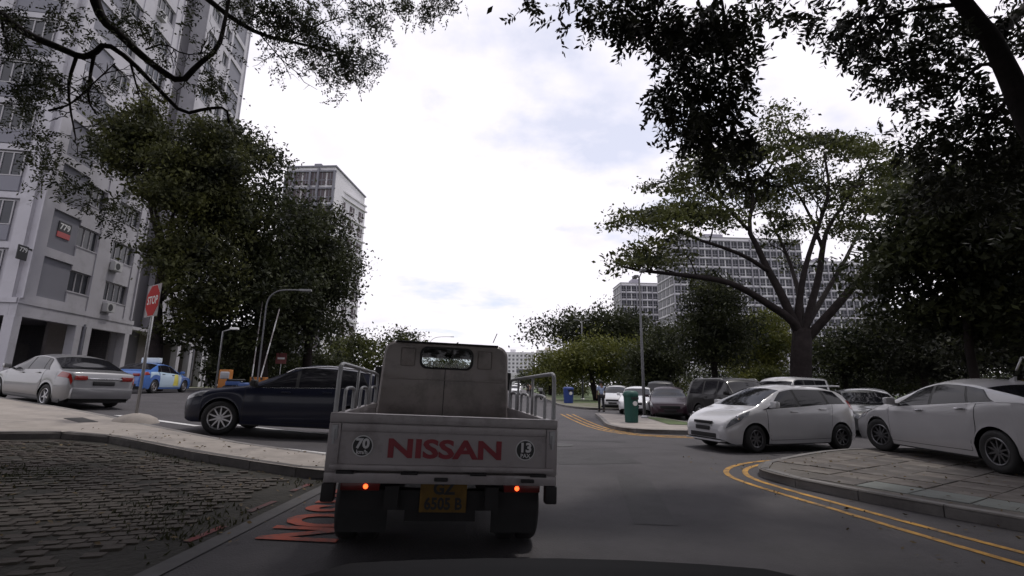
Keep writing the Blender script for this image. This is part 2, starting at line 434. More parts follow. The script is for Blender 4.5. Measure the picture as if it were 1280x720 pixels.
# red lot lettering and its dashes
ribbon('lot_line', [(-2.45, 3.2), (-2.33, 6.7)], 0.16, 0.008, mat('lot_strip', (0.075, 0.072, 0.075), 0.85, var=0.2))
for k in range(3):
    yy = 4.25 + k * 0.95
    ribbon('lot_dash', [(-2.62, yy), (-2.58, yy + 0.45)], 0.07, 0.012, mat('dull_red_paint', (.16, .03, .03), .85, var=.3, dirt=((.06, .05, .05), 6.0, .4, .6)))
for k, ch in enumerate('SEASON'):
    y = 6.75 - k * 0.43
    o = text_part('lot_letter', ch, 0.92, REDP, None, frame_M((-1.84, y, gz(-1.88) + 0.009), (0, -1, 0), (1, 0, -0.03)), extrude=0.0005, bold=0.03, sx=0.62)
    o['kind'] = 'structure'

# right pavement: curved kerb, paving slabs
kr = smooth_line([(18, 11.55), (9.4, 11.5), (7.5, 11.25), (6.1, 10.35), (5.0, 9.45), (4.35, 8.85), (4.02, 8.2), (4.12, 7.55), (4.6, 6.42), (5.29, 5.31), (6.3, 3.8), (7.6, 1.8), (9, -1)], 2)
rp = sheet('pavement', kr + [(18, -1), (18, 11.55)], 0.122, mat('pavement_bedding', (0.11, 0.10, 0.09), 0.95, var=0.4, scale=1.5, bump=0.5))
kerb(rp, kr, KERBM, inside=1, h=0.135)
SLAB = [mat('slab_pale', (0.17, 0.185, 0.175), 0.85, var=0.16, scale=2, bump=0.25, bscale=40, dirt=((0.09, 0.09, 0.08), 2.0, 0.48, 0.75)),
        mat('slab_brown', (0.115, 0.10, 0.09), 0.88, var=0.22, scale=2, bump=0.3, bscale=40, dirt=((0.20, 0.185, 0.165), 1.7, 0.5, 0.72)),
        mat('slab_dark', (0.09, 0.08, 0.075), 0.88, var=0.25, scale=2, bump=0.3, bscale=40, dirt=((0.17, 0.16, 0.145), 2.2, 0.52, 0.74))]
kd = Vector((5.29 - 4.6, 5.31 - 6.42)).normalized(); kn = Vector((-kd.y, kd.x))     # along the kerb, into the pavement
krin = kr + [(18, -1), (18, 11.55)]
slab_me = {}
for mi in range(3):
    for big in (0, 1):
        m_ = MB(); a = 0.292 if big else 0.29
        m_.bbox(-a, a, -a, a, -0.03, 0.012, 0.008); slab_me[mi, big] = m_.mesh('paving_slab', SLAB[mi])
O = Vector((4.35, 7.2))
for r_ in range(0, 16):
    for c_ in range(-12, 10):
        p = O + kn * (0.16 + 0.32 + r_ * 0.6) + kd * (c_ * 0.6 + 0.1)
        if p.y > 11.3 or p.y < 2.0 or p.x > p.y * 1.3 + 0.8: continue
        ok = all(inside_poly((p + kd * sx * .3 + kn * sy * .3)[:2], krin) for sx in (-1, 1) for sy in (-1, 1))
        if not ok: continue
        dmin = min((Vector(q) - p).length for q in kr)
        if dmin < 0.43: continue
        mi = 0 if (r_ == 0 and c_ > 0) else random.choice([1, 1, 2])
        link('paving_slab', slab_me[mi, 0], rp, (p.x, p.y, 0.122 + random.uniform(-.006, .006)), (random.uniform(-.008, .008), random.uniform(-.008, .008), math.atan2(kd.y, kd.x)))

# double yellow lines and white marks
y_out = smooth_line([(5.6, 10.25), (4.7, 9.85), (3.9, 9.1), (3.55, 8.3), (3.62, 7.4), (3.9, 6.1), (4.15, 4.8), (4.6, 3.0)], 2)
y_in = smooth_line([(5.6, 10.02), (4.9, 9.68), (4.2, 9.05), (3.85, 8.25), (3.92, 7.4), (4.2, 6.15), (4.5, 4.95), (5.0, 3.2)], 2)
ribbon('yellow_line', y_out, 0.09, 0.005, YEL); ribbon('yellow_line', y_in, 0.09, 0.005, YEL)
sheet('white_line', [(5.35, 9.95), (5.95, 10.0), (5.95, 10.3), (5.35, 10.22)], 0.006, WHT)
sheet('white_line', [(9.3, 11.75), (10.3, 11.8), (10.3, 12.1), (9.3, 12.0)], 0.006, WHT)
for k in range(3):
    ribbon('yellow_line', smooth_line([(2.6 + k * .3, 25.5), (2.65 + k * .27, 21), (2.8 + k * .24, 17.2), (3.3 + k * .22, 15.3 + .05 * k), (4.3, 14.4 + k * .24), (5.6, 14.3 + k * .24)], 2), 0.09, 0.005, YEL)
sheet('white_line', [(-10.3, 12.9), (-7.6, 12.0), (-7.5, 12.15), (-10.2, 13.1)], 0.006, WHT)
ribbon('white_line', [(-8.5, 13.2), (-6, 12.6), (-2.6, 11.75)], 0.12, 0.005, WHT)
sheet('white_line', [(-5.6, 9.95), (-3.4, 9.15), (-3.35, 9.3), (-5.55, 10.1)], 0.006, WHT)
ribbon('white_line', [(-30, 22.5), (-18, 21.0), (-6, 19.5)], 0.13, 0.005, WHT)

# road repairs, covers and stains
PATCH = mat('asphalt_patch', (0.036, 0.034, 0.037), 0.8, var=0.3, scale=2, bump=0.4, bscale=70)
sheet('road_patch', [(0.9, 9.2), (2.5, 9.5), (2.3, 11.6), (0.8, 11.2)], 0.003, PATCH)
sheet('road_patch', [(1.3, 5.4), (1.75, 5.35), (2.2, 8.0), (1.72, 8.1)], 0.0035, PATCH)
sheet('road_patch', [(-1.0, 13.5), (3.0, 12.9), (3.05, 13.25), (-.95, 13.9)], 0.003, PATCH)
q = MB(); q.lathe([(.001, .008), (.30, .008), (.31, .004), (.36, .004), (.36, -.02)], 28); q.build('manhole_cover', mat('cover_iron', (.03, .028, .028), .6, var=.3, scale=12, bump=.4), road, loc=(1.2, 12.2, 0.003))
CRK = mat('crack_black', (.014, .013, .014), .9)
rc_ = random.Random(4)
for a, b in (((-.2, 11.0), (3.4, 12.0)), ((.5, 14.5), (2.2, 22))):
    n_ = 22; pts = []
    for k in range(n_ + 1):
        t_ = k / n_; pts.append((a[0] + (b[0] - a[0]) * t_ + rc_.gauss(0, .035), a[1] + (b[1] - a[1]) * t_ + rc_.gauss(0, .035)))
    ribbon('road_crack', pts, rc_.uniform(.008, .016), .0045, CRK)
# fallen leaves along the gutters
rl = np.random.default_rng(12); nl = 900
lx = np.concatenate([rl.uniform(-8, -2.2, 500), rl.uniform(3.4, 9.5, 400)]); ly = np.concatenate([rl.uniform(4, 9.6, 500), rl.uniform(4.2, 10.4, 400)])
in_r = np.array([inside_poly((a, b), kr + [(18, -1), (18, 11.05)]) for a, b in zip(lx, ly)]); in_l = np.array([inside_poly((a, b), near_l[:-1] + [(-14, 3.5), (-26, 3.5)] + far_l[:-1]) for a, b in zip(lx, ly)])
lz = np.array([gz(a) for a in lx]) + .022 + .125 * (in_r | in_l)
th = rl.uniform(0, 6.28, nl); s1 = rl.uniform(.015, .035, nl); a_ = np.stack([np.cos(th) * s1, np.sin(th) * s1, rl.normal(0, .006, nl)], 1); b_ = np.stack([-np.sin(th) * s1 * .5, np.cos(th) * s1 * .5, rl.normal(0, .006, nl)], 1); c_ = np.stack([lx, ly, lz], 1)
fl = link('fallen_leaves', raw_mesh('fallen_leaves', np.stack([c_ - a_, c_ + b_, c_ + a_, c_ - b_], 1).reshape(-1, 3), np.arange(4 * nl).reshape(-1, 4), leaf_mat('dry_leaf', (.05, .035, .015), (.14, .095, .04), .1)))
tag(fl, 'small dry leaves scattered along the kerbs and paving', 'leaves', kind='stuff')

# bin island and the verge beyond it
i1 = smooth_line([(4.2, 24.5), (3.7, 20), (3.35, 17.4), (3.6, 15.9), (4.4, 15.35), (6, 15.2), (8.9, 15.1)], 2)
ip = sheet('pavement', i1 + [(8.9, 16.3), (7.2, 17.1), (6.5, 22.0)], 0.125, CONC)
kerb(ip, i1, KERBM, inside=1 if False else 1, step=1.0)
ip2 = sheet('grass_verge', [(5.6, 17.6), (6.9, 17.3), (6.4, 21.4), (5.9, 21.8)], 0.14, GRASS)
i2 = smooth_line([(3.9, 75), (3.6, 45), (3.5, 36), (4.2, 31.5), (5.4, 30), (8.2, 30.5), (9.2, 33)], 2)
vp = sheet('pavement', i2 + [(9.8, 60), (9.8, 75)], 0.12, mat('verge_paving', (0.16, 0.15, 0.12), 0.9, var=0.25, scale=1.0, dirt=((0.09, 0.10, 0.045), 0.8, 0.45, 0.6)))
kerb(vp, i2, KERBM, inside=-1 if False else 1, step=1.6)
sheet('grass_verge', [(4.6, 40), (9.5, 38), (9.5, 74), (5.0, 74)], 0.13, GRASS)
# verge and footpath before the left block
lv = sheet('pavement', [(-60, 27.5), (-14.5, 36.5), (-9, 40), (-9, 43), (-16, 40.2), (-60, 31)], 0.11, mat('footpath', (0.27, 0.26, 0.24), 0.9, var=0.15, scale=1.0), skirt=0.2)
sheet('grass_verge', [(-60, 31), (-16, 40.2), (-9, 43), (-7.5, 60), (-7.5, 240), (-60, 240)], 0.06, mat('verge_grass', (0.11, 0.13, 0.04), 0.9, var=0.35, scale=0.8, bump=0.6, bscale=14))
sheet('footpath', [(-34, 32), (-28, 32), (-33.5, 62), (-40, 62)], 0.10, mat('void_deck_floor', (0.22, 0.20, 0.18), 0.85, var=0.15))
#PART2
# ------------------------------------------------------------------ vehicles
def pchip(pts):
    x = np.array([p[0] for p in pts], float); y = np.array([p[1] for p in pts], float)
    h = np.diff(x); d = np.diff(y) / h; m = np.zeros(len(x))
    m[0], m[-1] = d[0], d[-1]
    for i in range(1, len(x) - 1):
        if d[i - 1] * d[i] > 0:
            w1, w2 = 2 * h[i] + h[i - 1], h[i] + 2 * h[i - 1]; m[i] = (w1 + w2) / (w1 / d[i - 1] + w2 / d[i])
    def f(q):
        q = min(max(q, x[0]), x[-1]); i = min(max(0, int(np.searchsorted(x, q)) - 1), len(h) - 1)
        t = (q - x[i]) / h[i]
        return (2 * t**3 - 3 * t**2 + 1) * y[i] + (t**3 - 2 * t**2 + t) * h[i] * m[i] + (-2 * t**3 + 3 * t**2) * y[i + 1] + (t**3 - t**2) * h[i] * m[i + 1]
    return f

def make_wheel(parent, loc, R, wid, side, rim_m, spokes=7, rim_r=0.66, steer=0.0, name='wheel'):
    """side +1: outer face towards +Y"""
    t = MB(); w2 = wid / 2
    t.lathe([(R * .62, -w2 * .8), (R * .80, -w2), (R * .95, -w2 * .92), (R, -w2 * .6), (R, w2 * .6), (R * .95, w2 * .92), (R * .80, w2), (R * .62, w2 * .8)], 28, 'y')
    o = t.build(name, RUBBER, parent, True, loc, (0, 0, steer))
    rr = R * rim_r
    r = MB(); s = side
    r.lathe([(rr * 1.02, s * w2 * .86), (rr * .97, s * w2 * .95), (rr * .90, s * w2 * .9), (rr * .88, s * w2 * .35)], 28, 'y')
    r.lathe([(0.001, s * w2 * .80), (rr * .16, s * w2 * .80), (rr * .22, s * w2 * .6)], 14, 'y')
    for k in range(spokes):
        M = Matrix.Rotation(2 * math.pi * k / spokes + .3, 4, 'Y')
        a, b = sorted((s * w2 * .45, s * w2 * .74)); wd = rr * (0.16 if spokes < 9 else 0.10)
        r.add([tuple(M @ Vector(v)) for v in [(rr * .1, a, -wd), (rr * .93, a, -wd * .6), (rr * .93, a, wd * .6), (rr * .1, a, wd), (rr * .1, b, -wd * .8), (rr * .93, b, -wd * .45), (rr * .93, b, wd * .45), (rr * .1, b, wd * .8)]],
              [(0, 1, 2, 3), (4, 7, 6, 5), (0, 4, 5, 1), (1, 5, 6, 2), (2, 6, 7, 3), (3, 7, 4, 0)])
    r.build('rim', rim_m, o)
    d = MB(); d.lathe([(0.001, s * w2 * .3), (rr * .9, s * w2 * .3)], 20, 'y'); d.build('brake_disc', BLACK, o)
    return o

class Car:
    """lofted car shell; u runs from the nose (0) to the tail (L); local +X forward, +Y left"""
    def __init__(s, name, label, p, paint, cat='car', group=None):
        s.p = p; s.L, s.W = p['L'], p['W']; s.wb, s.fo, s.R = p['wb'], p['fo'], p['R']
        s.top = pchip(p['top']); s.belt = pchip(p['belt'])
        L = s.L; fr = p.get('front_round', .62); rr = p.get('rear_round', .74)
        s.wid = pchip([(0, fr), (.08, fr + (1 - fr) * .5), (.28, fr + (1 - fr) * .82), (.7, .985), (L * .4, 1), (L * .75, 1), (L - .6, .985), (L - .22, rr + (1 - rr) * .75), (L - .06, rr + (1 - rr) * .4), (L, rr)])
        zs = p.get('sill', .2)
        s.bot = pchip([(0, zs + .1), (.25, zs), (L - .3, zs + .02), (L, zs + p.get('tail_up', .14))])
        s.xw = [s.fo, s.fo + s.wb]; s.ra = s.R * 1.16
        s.tum = p.get('tumble', .36)
        s.root = tag(empty(name), label, cat, group)
        s.paint = paint
        s.x0 = s.fo + s.wb / 2
        s.body()
    def sec(s, u):
        W = s.W * s.wid(u); zt = s.top(u); zb = s.bot(u)
        for xw in s.xw:
            d = abs(u - xw)
            if d < s.ra: zb = max(zb, s.R + math.sqrt(s.ra**2 - d * d))
        zb = min(zb, zt - .2); zsh = min(s.belt(u), zt - .035); zsh = max(zsh, zb + .05); g = zt - zsh
        H = zsh - zb
        P = [(W * .94 if zb < s.R else W * .99, zb), (W * .985, zb + .22 * H), (W, zb + .55 * H), (W * .99, zb + .85 * H), (W * .958, zsh)]
        wr = W * .955 - s.tum * g - .02; dr = .075 * min(1, g / .35) + .012
        ze = zt - dr
        if ze < zsh + .004: ze = zsh + .004
        for t in (.2, .5, .8, 1.0):
            bul = .018 * math.sin(math.pi * t) * min(1, g / .3)
            P.append((P[4][0] + (wr - P[4][0]) * t + bul, zsh + (ze - zsh) * t))
        for q in (.93, .8, .55, .28, 0):
            P.append((wr * q, ze + (zt - ze) * (1 - q ** 2.6)))
        return P
    def pt(s, u, j, side=1, off=0.0):
        def raw(u_, j_):
            P = s.sec(u_); j_ = min(max(j_, 0), 13); i = min(int(j_), 12); t = j_ - i
            return Vector((s.x0 - u_, side * (P[i][0] * (1 - t) + P[i + 1][0] * t), P[i][1] * (1 - t) + P[i + 1][1] * t))
        p = raw(u, j)
        if off:
            a = raw(min(u + .02, s.L), j) - raw(max(u - .02, 0), j); b = raw(u, j + .15) - raw(u, j - .15)
            n = a.cross(b)
            if n.length > 1e-9:
                n.normalize()
                ref = Vector((0, side, .35)) if j < 8.5 else Vector((0, 0, 1))
                if n.dot(ref) < 0: n = -n
                p = p + n * off
        return p
    def body(s):
        us = set(np.linspace(0, s.L, 44).round(4)) | {.03, .06, .1, .15, s.L - .03, s.L - .06, s.L - .1}
        for xw in s.xw:
            us |= set((xw + s.ra * np.cos(np.linspace(0, math.pi, 15))).round(4)) | {xw - s.ra - .004, xw + s.ra + .004}
        us = sorted(u for u in us if 0 <= u <= s.L)
        mb = MB(); G = []
        for u in us:
            P = s.sec(u); x = s.x0 - u
            G.append([(x, y, z) for y, z in P] + [(x, -y, z) for y, z in P[-2::-1]])
        mb.grid(G); n = len(G[0]); k = len(G)
        mb.add(G[0], [tuple(range(n))]); mb.add(G[-1], [tuple(range(n))[::-1]])
        s.b = auto_smooth(mb.build('body', s.paint, s.root), 38)
        ub = MB(); Wi = s.W - .24
        ub.box(s.x0 - s.L + .22, s.x0 - .2, -Wi, Wi, s.p.get('sill', .2) - .02, .62)
        for a, b in ((0.5, s.fo - s.ra), (s.fo + s.ra, s.fo + s.wb - s.ra), (s.fo + s.wb + s.ra, s.L - .3)):
            if b - a > .1: ub.box(s.x0 - b, s.x0 - a, -s.W * .92, s.W * .92, s.p.get('sill', .2) - .02, s.p.get('sill', .2) + .12)
        ub.build('underbody', BLACK, s.root)
        for xw, st in ((s.xw[0], s.p.get('steer', 0)), (s.xw[1], 0)):
            for sd in (1, -1):
                make_wheel(s.root, (s.x0 - xw, sd * (s.W - .125), s.R), s.R, .21, sd, s.p.get('rim', ALLOY), s.p.get('spokes', 7), s.p.get('rim_r', .66), st)
    def patch(s, name, us0, us1, j0, j1, m, off=.004, side=1, nu=8, nj=6, parent=None, smooth=True):
        """us0 / us1: (u at j0, u at j1) for the leading and trailing edge"""
        G = []
        for b in range(nj + 1):
            t = b / nj; j = j0 + (j1 - j0) * t; a0 = us0[0] + (us0[1] - us0[0]) * t; a1 = us1[0] + (us1[1] - us1[0]) * t
            G.append([s.pt(a0 + (a1 - a0) * k / nu, j, side, off) for k in range(nu + 1)])
        mb = MB(); mb.grid(G); return mb.build(name, m, parent or s.root, smooth)
    def across(s, name, u0, u1, jlo, m, off=.005, nu=10, parent=None, curve=0.0):
        """glass over the top of the car between the pillars"""
        js = list(np.linspace(jlo, 13, 9)); G = []
        for k in range(nu + 1):
            t = k / nu; row = []
            for j in js: 
                c = curve * ((j - jlo) / (13 - jlo)) ** .8
                row.append(s.pt(u0 + c + (u1 + c - u0 - c) * t, j, 1, off))
            row += [Vector((p.x, -p.y, p.z)) for p in row[-2::-1]]
            G.append(row)
        mb = MB(); mb.grid(G); return mb.build(name, m, parent or s.root, True)
    def sides(s):
        p = s.p
        for sd in (1, -1):
            for (a, b) in p['doors']:
                s.patch('door_gap', (a[0] - .012, a[1] - .012), (b[0] + .012, b[1] + .012), .45, 4.3, BLACK, .0015, sd, 14, 12)
                d = s.patch('door', a, b, .5, 4.28, p.get('door_mat', s.paint), .0035, sd, 14, 12)
                hu = b[0] - .22; q = s.pt(hu, 3.35, sd, .02)
                h = MB(); h.bbox(q.x - .10, q.x + .10, q.y - .018, q.y + .018, q.z - .016, q.z + .016, .012); auto_smooth(h.build('handle', p.get('handle', s.paint), d))
            s.patch('window_band', (p['win'][0][0][0] - .03, p['win'][0][0][1] - .02), (p['win'][-1][1][0] + .03, p['win'][-1][1][1] + .02), 4.28, 7.68, BLACK, .0018, sd, 30, 8)
            for (a, b) in p['win']:
                s.patch('side_window', a, b, 4.35, 7.55, p.get('glass', DGLASS), .004, sd, 10, 6)
            if p.get('belt_trim'): s.patch('belt_trim', (p['win'][0][0][0] - .05,) * 2, (p['win'][-1][1][0] + .03,) * 2, 4.16, 4.33, p['belt_trim'], .006, sd, 20, 1)
            if p.get('cladding'): 
                a = s.fo + s.ra + .01; s.patch('sill_trim', (a, a), (s.fo + s.wb - s.ra - .01,) * 2, .02, .42, p['cladding'], .006, sd, 10, 2)
            q = s.pt(p['mirror'], 4.35, sd)
            mm = MB(); mm.bbox(q.x - .06, q.x + .07, q.y + (.05 if sd > 0 else -.23), q.y + (.23 if sd > 0 else -.05), q.z + .03, q.z + .17, .04)
            mm.box(q.x - .02, q.x + .03, min(q.y - sd * .03, q.y + sd * .1), max(q.y - sd * .03, q.y + sd * .1), q.z + .02, q.z + .06)
            auto_smooth(mm.build('wing_mirror', p.get('mirror_mat', s.paint), s.root), 50)
        s.across('windscreen', p['ws'][0], p['ws'][1], 8.35, p.get('wglass', DGLASS), curve=-p.get('wcurve', .12))
        s.across('rear_window', p['rw'][0], p['rw'][1], 8.5, DGLASS, curve=p.get('rcurve', .05))
        return s
    def box(s, name, x0, x1, y0, y1, z0, z1, m, b=.008, parent=None):
        mb = MB(); mb.bbox(x0, x1, y0, y1, z0, z1, b); return auto_smooth(mb.build(name, m, parent or s.root))
    def place(s, front, rear, dz=0.0, scale=1.0):
        """front / rear: road points midway between the wheels of each axle"""
        f = Vector((*front, gz(front[0]) + dz)); r = Vector((*rear, gz(rear[0]) + dz)); c = (f + r) / 2
        x = (f - r).normalized(); lat = Vector((-x.y, x.x, 0)).normalized()
        l = c + lat * .7; rr_ = c - lat * .7
        y = Vector((l.x, l.y, gz(l.x))) - Vector((rr_.x, rr_.y, gz(rr_.x))); y.normalize(); z = x.cross(y).normalized(); y = z.cross(x)
        M = Matrix((x, y, z)).transposed()
        s.root.location = c; s.root.rotation_euler = M.to_euler(); s.root.scale = (scale,) * 3
        return s
    def near_side(s, front, rear, side, dz=0.0, scale=1.0):
        """front / rear: road points under the wheels of the side that faces the camera"""
        f = Vector(front); r = Vector(rear); x = (f - r).normalized(); lat = Vector((-x.y, x.x)) * side
        c = (f + r) / 2 - lat * (s.W - .1) * scale; h = x * s.wb / 2 * scale
        return s.place(tuple(c + h), tuple(c - h), dz, scale)

def paint(name, col, metal=0.0, rough=0.35, coat=None, dirt=None):
    dark = max(col) < .05
    if coat is None: coat = .22 if dark else .9
    return mat(name, col, rough, metal, 0.04, 2.0, coat=coat, dirt=dirt, spec=.25 if dark else .5)

# ---- white hatchback turning out of the car park (faces left)
HATCH = dict(L=3.9, W=.845, wb=2.5, fo=.77, R=.305, sill=.19, rim_r=.62, spokes=8, rim=ALLOYD, steer=.12,
    top=[(0, .50), (.04, .62), (.14, .72), (.5, .90), (.86, 1.02), (1.3, 1.275), (1.75, 1.46), (2.2, 1.52), (2.9, 1.505), (3.45, 1.43), (3.66, 1.27), (3.82, .98), (3.88, .7), (3.9, .6)],
    belt=[(0, .48), (.1, .6), (.45, .80), (.9, .915), (2, .97), (3.2, 1.05), (3.6, 1.06), (3.84, .9), (3.9, .55)],
    doors=[((1.12, 1.12), (2.10, 2.10)), ((2.10, 2.10), (2.96, 3.06))],
    win=[((1.02, 1.72), (2.06, 2.02)), ((2.13, 2.09), (2.92, 2.86)), ((2.99, 2.93), (3.5, 3.28))], ws=(.95, 1.72), rw=(3.46, 3.74), mirror=1.25, front_round=.66)
c = Car('hatchback_car', 'white hatchback with roof spoiler beside the curved kerb, nose towards the lorry', HATCH, paint('white_car_paint', (.50, .50, .52), rough=.3)).sides()
for sd in (1, -1):
    h = c.patch('headlight', (.07, .20), (.60, .70), 3.0, 6.2, LENSC, .006, sd, 10, 5)
    q = c.pt(.33, 4.2, sd, .006); m_ = MB(); m_.lathe([(.001, .012), (.05, .010), (.065, -.01)], 14, 'x', Matrix.Translation(q)); m_.build('projector', CHROME, h)
    c.patch('tail_light', (3.62, 3.58), (3.83, 3.76), 3.3, 6.0, LENSR, .006, sd, 4, 5)
    c.patch('side_skirt', (1.2, 1.2), (2.85, 2.85), 0.02, .38, c.paint, .022, sd, 8, 2)
x = c.x0
c.box('grille', x - .05, x + .012, -.30, .30, .605, .665, BLACK); c.box('lower_grille', x - .05, x + .014, -.44, .44, .30, .40, BLACK)
g_ = c.box('number_plate', x, x + .022, -.24, .24, .46, .555, PLATEB)
c.box('front_lip', x - .10, x + .03, -.62, .62, .225, .26, c.paint, .01)
c.box('spoiler', x - 3.72, x - 3.36, -.52, .52, 1.475, 1.515, c.paint, .015)
c.near_side((5.5, 11.25), (7.9, 11.95), 1)

# ---- pale hybrid liftback parked on the right pavement (faces left)
LIFT = dict(L=4.54, W=.88, wb=2.7, fo=.95, R=.325, sill=.19, rim_r=.64, spokes=10, rim=ALLOYD, steer=.25,
    top=[(0, .46), (.05, .60), (.2, .70), (.6, .84), (1.15, 1.0), (1.7, 1.24), (2.2, 1.42), (2.55, 1.47), (3.1, 1.43), (3.7, 1.30), (4.3, 1.13), (4.42, 1.08), (4.5, .8), (4.54, .6)],
    belt=[(0, .44), (.15, .6), (.6, .76), (1.2, .89), (2.2, .95), (3.2, 1.03), (4.0, 1.08), (4.35, 1.04), (4.5, .7), (4.54, .5)],
    doors=[((1.35, 1.35), (2.42, 2.42)), ((2.42, 2.42), (3.34, 3.42))],
    win=[((1.38, 1.98), (2.38, 2.34)), ((2.45, 2.41), (3.22, 3.05)), ((3.28, 3.1), (3.72, 3.42))], ws=(1.2, 2.05), rw=(3.45, 4.34), mirror=1.58, handle=CHROME, tumble=.42)
c = Car('liftback_car', 'pearl white liftback with dark rear lamp parked on the paved corner', LIFT, paint('pearl_car_paint', (.36, .355, .37), rough=.35)).sides()
for sd in (1, -1):
    c.patch('headlight', (.08, .22), (.62, .80), 3.2, 6.0, LENSC, .006, sd, 8, 4)
    c.patch('tail_light', (4.31, 4.33), (4.38, 4.42), 2.5, 4.4, LENSR, .006, sd, 4, 5)
    c.patch('lamp_surround', (4.36, 4.40), (4.47, 4.46), 1.6, 4.6, BLACK, .005, sd, 4, 5)
c.patch('side_crease', (3.2, 3.2), (4.25, 4.25), 3.92, 4.22, c.paint, .01, 1, 10, 2)
x = c.x0
c.box('grille', x - .05, x + .012, -.5, .5, .30, .42, BLACK); c.box('number_plate', x - 4.545, x - 4.52, -.26, .26, .62, .73, PLATEB)
fin = MB(); fin.prism([(x - 3.05, 1.40), (x - 3.22, 1.40), (x - 3.24, 1.49)], -.02, .02, 'y'); fin.build('aerial_fin', c.paint, c.root)
c.near_side((8.06, 10.75), (7.86, 8.05), 1, .137, 1.03)

# ---- silver saloon on the left, seen from behind
SALOON = dict(L=4.62, W=.885, wb=2.7, fo=.93, R=.315, sill=.2, rim_r=.62, spokes=5,
    top=[(0, .48), (.05, .62), (.2, .72), (.7, .84), (1.25, .97), (1.75, 1.22), (2.2, 1.42), (2.6, 1.465), (3.15, 1.44), (3.6, 1.28), (4.0, 1.09), (4.15, 1.055), (4.45, 1.04), (4.55, .98), (4.6, .7), (4.62, .6)],
    belt=[(0, .46), (.15, .62), (.7, .79), (1.3, .89), (2.5, .95), (3.6, 1.0), (4.1, 1.0), (4.5, .97), (4.6, .68), (4.62, .55)],
    doors=[((1.38, 1.38), (2.42, 2.42)), ((2.42, 2.42), (3.3, 3.42))],
    win=[((1.42, 2.02), (2.38, 2.34)), ((2.45, 2.41), (3.25, 3.1)), ((3.3, 3.15), (3.55, 3.3))], ws=(1.3, 2.08), rw=(3.28, 3.98), mirror=1.55, rear_round=.8)
def saloon_rear(c, lamp=LENSR, z=.80):
    x = c.x0; L = c.L
    for sd in (1, -1):
        t = c.patch('tail_light', (L - .55, L - .42), (L - .035, L - .04), 2.9, 4.2, lamp, .007, sd, 8, 4)
        y0, y1 = sorted((sd * .42, sd * .70)); c.box('lamp_inner', x - L - .012, x - L + .05, y0, y1, z, z + .12, lamp, .02, t)
    c.box('boot_trim', x - L - .016, x - L + .02, -.42, .42, z + .02, z + .07, CHROME, .01)
    c.box('number_plate', x - L - .014, x - L + .02, -.26, .26, z - .13, z - .02, PLATEB)
    c.box('bumper_reflector', x - L - .01, x - L + .04, -.62, .62, .34, .46, BLACK, .02)
c = Car('saloon_car', 'silver saloon seen from behind on the side road past the stop sign', SALOON, paint('silver_car_paint', (.19, .19, .20), .4, .36)).sides()
saloon_rear(c)
c.box('bumper', c.x0 - c.L - .05, c.x0 - c.L + .16, -.74, .74, .30, .60, c.paint, .05)
c.near_side((-15.2, 14.6), (-12.7, 13.5), 1)

# ---- blue and pale taxi in front of the block
TAXI = dict(SALOON); TAXI.update(L=4.74, wb=2.77, top=[(u * 4.74 / 4.62, z) for u, z in SALOON['top']], belt=[(u * 4.74 / 4.62, z) for u, z in SALOON['belt']],
    door_mat=mat('taxi_door_pale', (.42, .55, .66), .35, var=.04, coat=.5), handle=BLACK)
c = Car('taxi', 'blue taxi with pale doors and a yellow emblem, waiting before the block', TAXI, paint('taxi_blue', (.05, .14, .42)), 'taxi').sides()
saloon_rear(c)
for sd in (1, -1):
    c.patch('pale_flank', (3.45, 3.5), (4.15, 4.1), 2.2, 4.2, TAXI['door_mat'], .003, sd, 8, 6)
    c.patch('emblem', (1.62, 1.72), (2.12, 2.02), 1.0, 3.9, mat('taxi_yellow', (.62, .55, .10), .4, var=.1), .006, sd, 6, 8)
s_ = c.box('roof_sign', c.x0 - 2.75, c.x0 - 2.50, -.42, .42, 1.47, 1.72, mat('taxi_sign', (.55, .62, .66), .4, var=.06), .03)
c.near_side((-17.5, 26.2), (-17.1, 23.45), -1)

# ---- dark blue estate SUV crossing behind the lorry (faces left)
SUV = dict(L=4.64, W=.94, wb=2.81, fo=.88, R=.365, sill=.26, rim_r=.68, spokes=10, tumble=.34, steer=.15,
    top=[(0, .62), (.05, .78), (.16, .88), (.6, 1.0), (1.3, 1.10), (1.75, 1.32), (2.2, 1.52), (2.6, 1.63), (3.2, 1.64), (3.9, 1.58), (4.15, 1.48), (4.45, 1.12), (4.6, .95), (4.64, .7)],
    belt=[(0, .60), (.12, .78), (.6, .93), (1.3, 1.03), (2.5, 1.07), (3.6, 1.12), (4.3, 1.12), (4.58, .9), (4.64, .6)],
    doors=[((1.35, 1.35), (2.42, 2.42)), ((2.42, 2.42), (3.3, 3.42))],
    win=[((1.42, 2.08), (2.38, 2.34)), ((2.45, 2.41), (3.26, 3.2)), ((3.34, 3.28), (4.0, 3.75))], ws=(1.32, 2.12), rw=(4.05, 4.42), mirror=1.55, belt_trim=CHROME, mirror_mat=BLACK)
c = Car('estate_car', 'dark navy sport utility car with silver roof rails, behind the lorry tail', SUV, paint('navy_car_paint', (.010, .012, .028), rough=.28)).sides()
for sd in (1, -1):
    c.patch('headlight', (.07, .16), (.50, .62), 3.1, 5.2, LENSC, .006, sd, 8, 4)
    c.patch('tail_light', (4.2, 4.22), (4.56, 4.5), 3.1, 4.3, LENSR, .006, sd, 5, 4)
    t = MB(); t.tube([c.pt(2.1, 8.2, sd, .01), c.pt(2.3, 8.2, sd, .045), c.pt(3.0, 8.2, sd, .05), c.pt(3.7, 8.2, sd, .045), c.pt(3.95, 8.2, sd, .01)], .018, 8); t.build('roof_rail', CHROME, c.root, True)
c.box('grille', c.x0 - .05, c.x0 + .015, -.36, .36, .45, .78, BLACK); c.box('lower_grille', c.x0 - .06, c.x0 + .012, -.5, .5, .36, .44, BLACK)
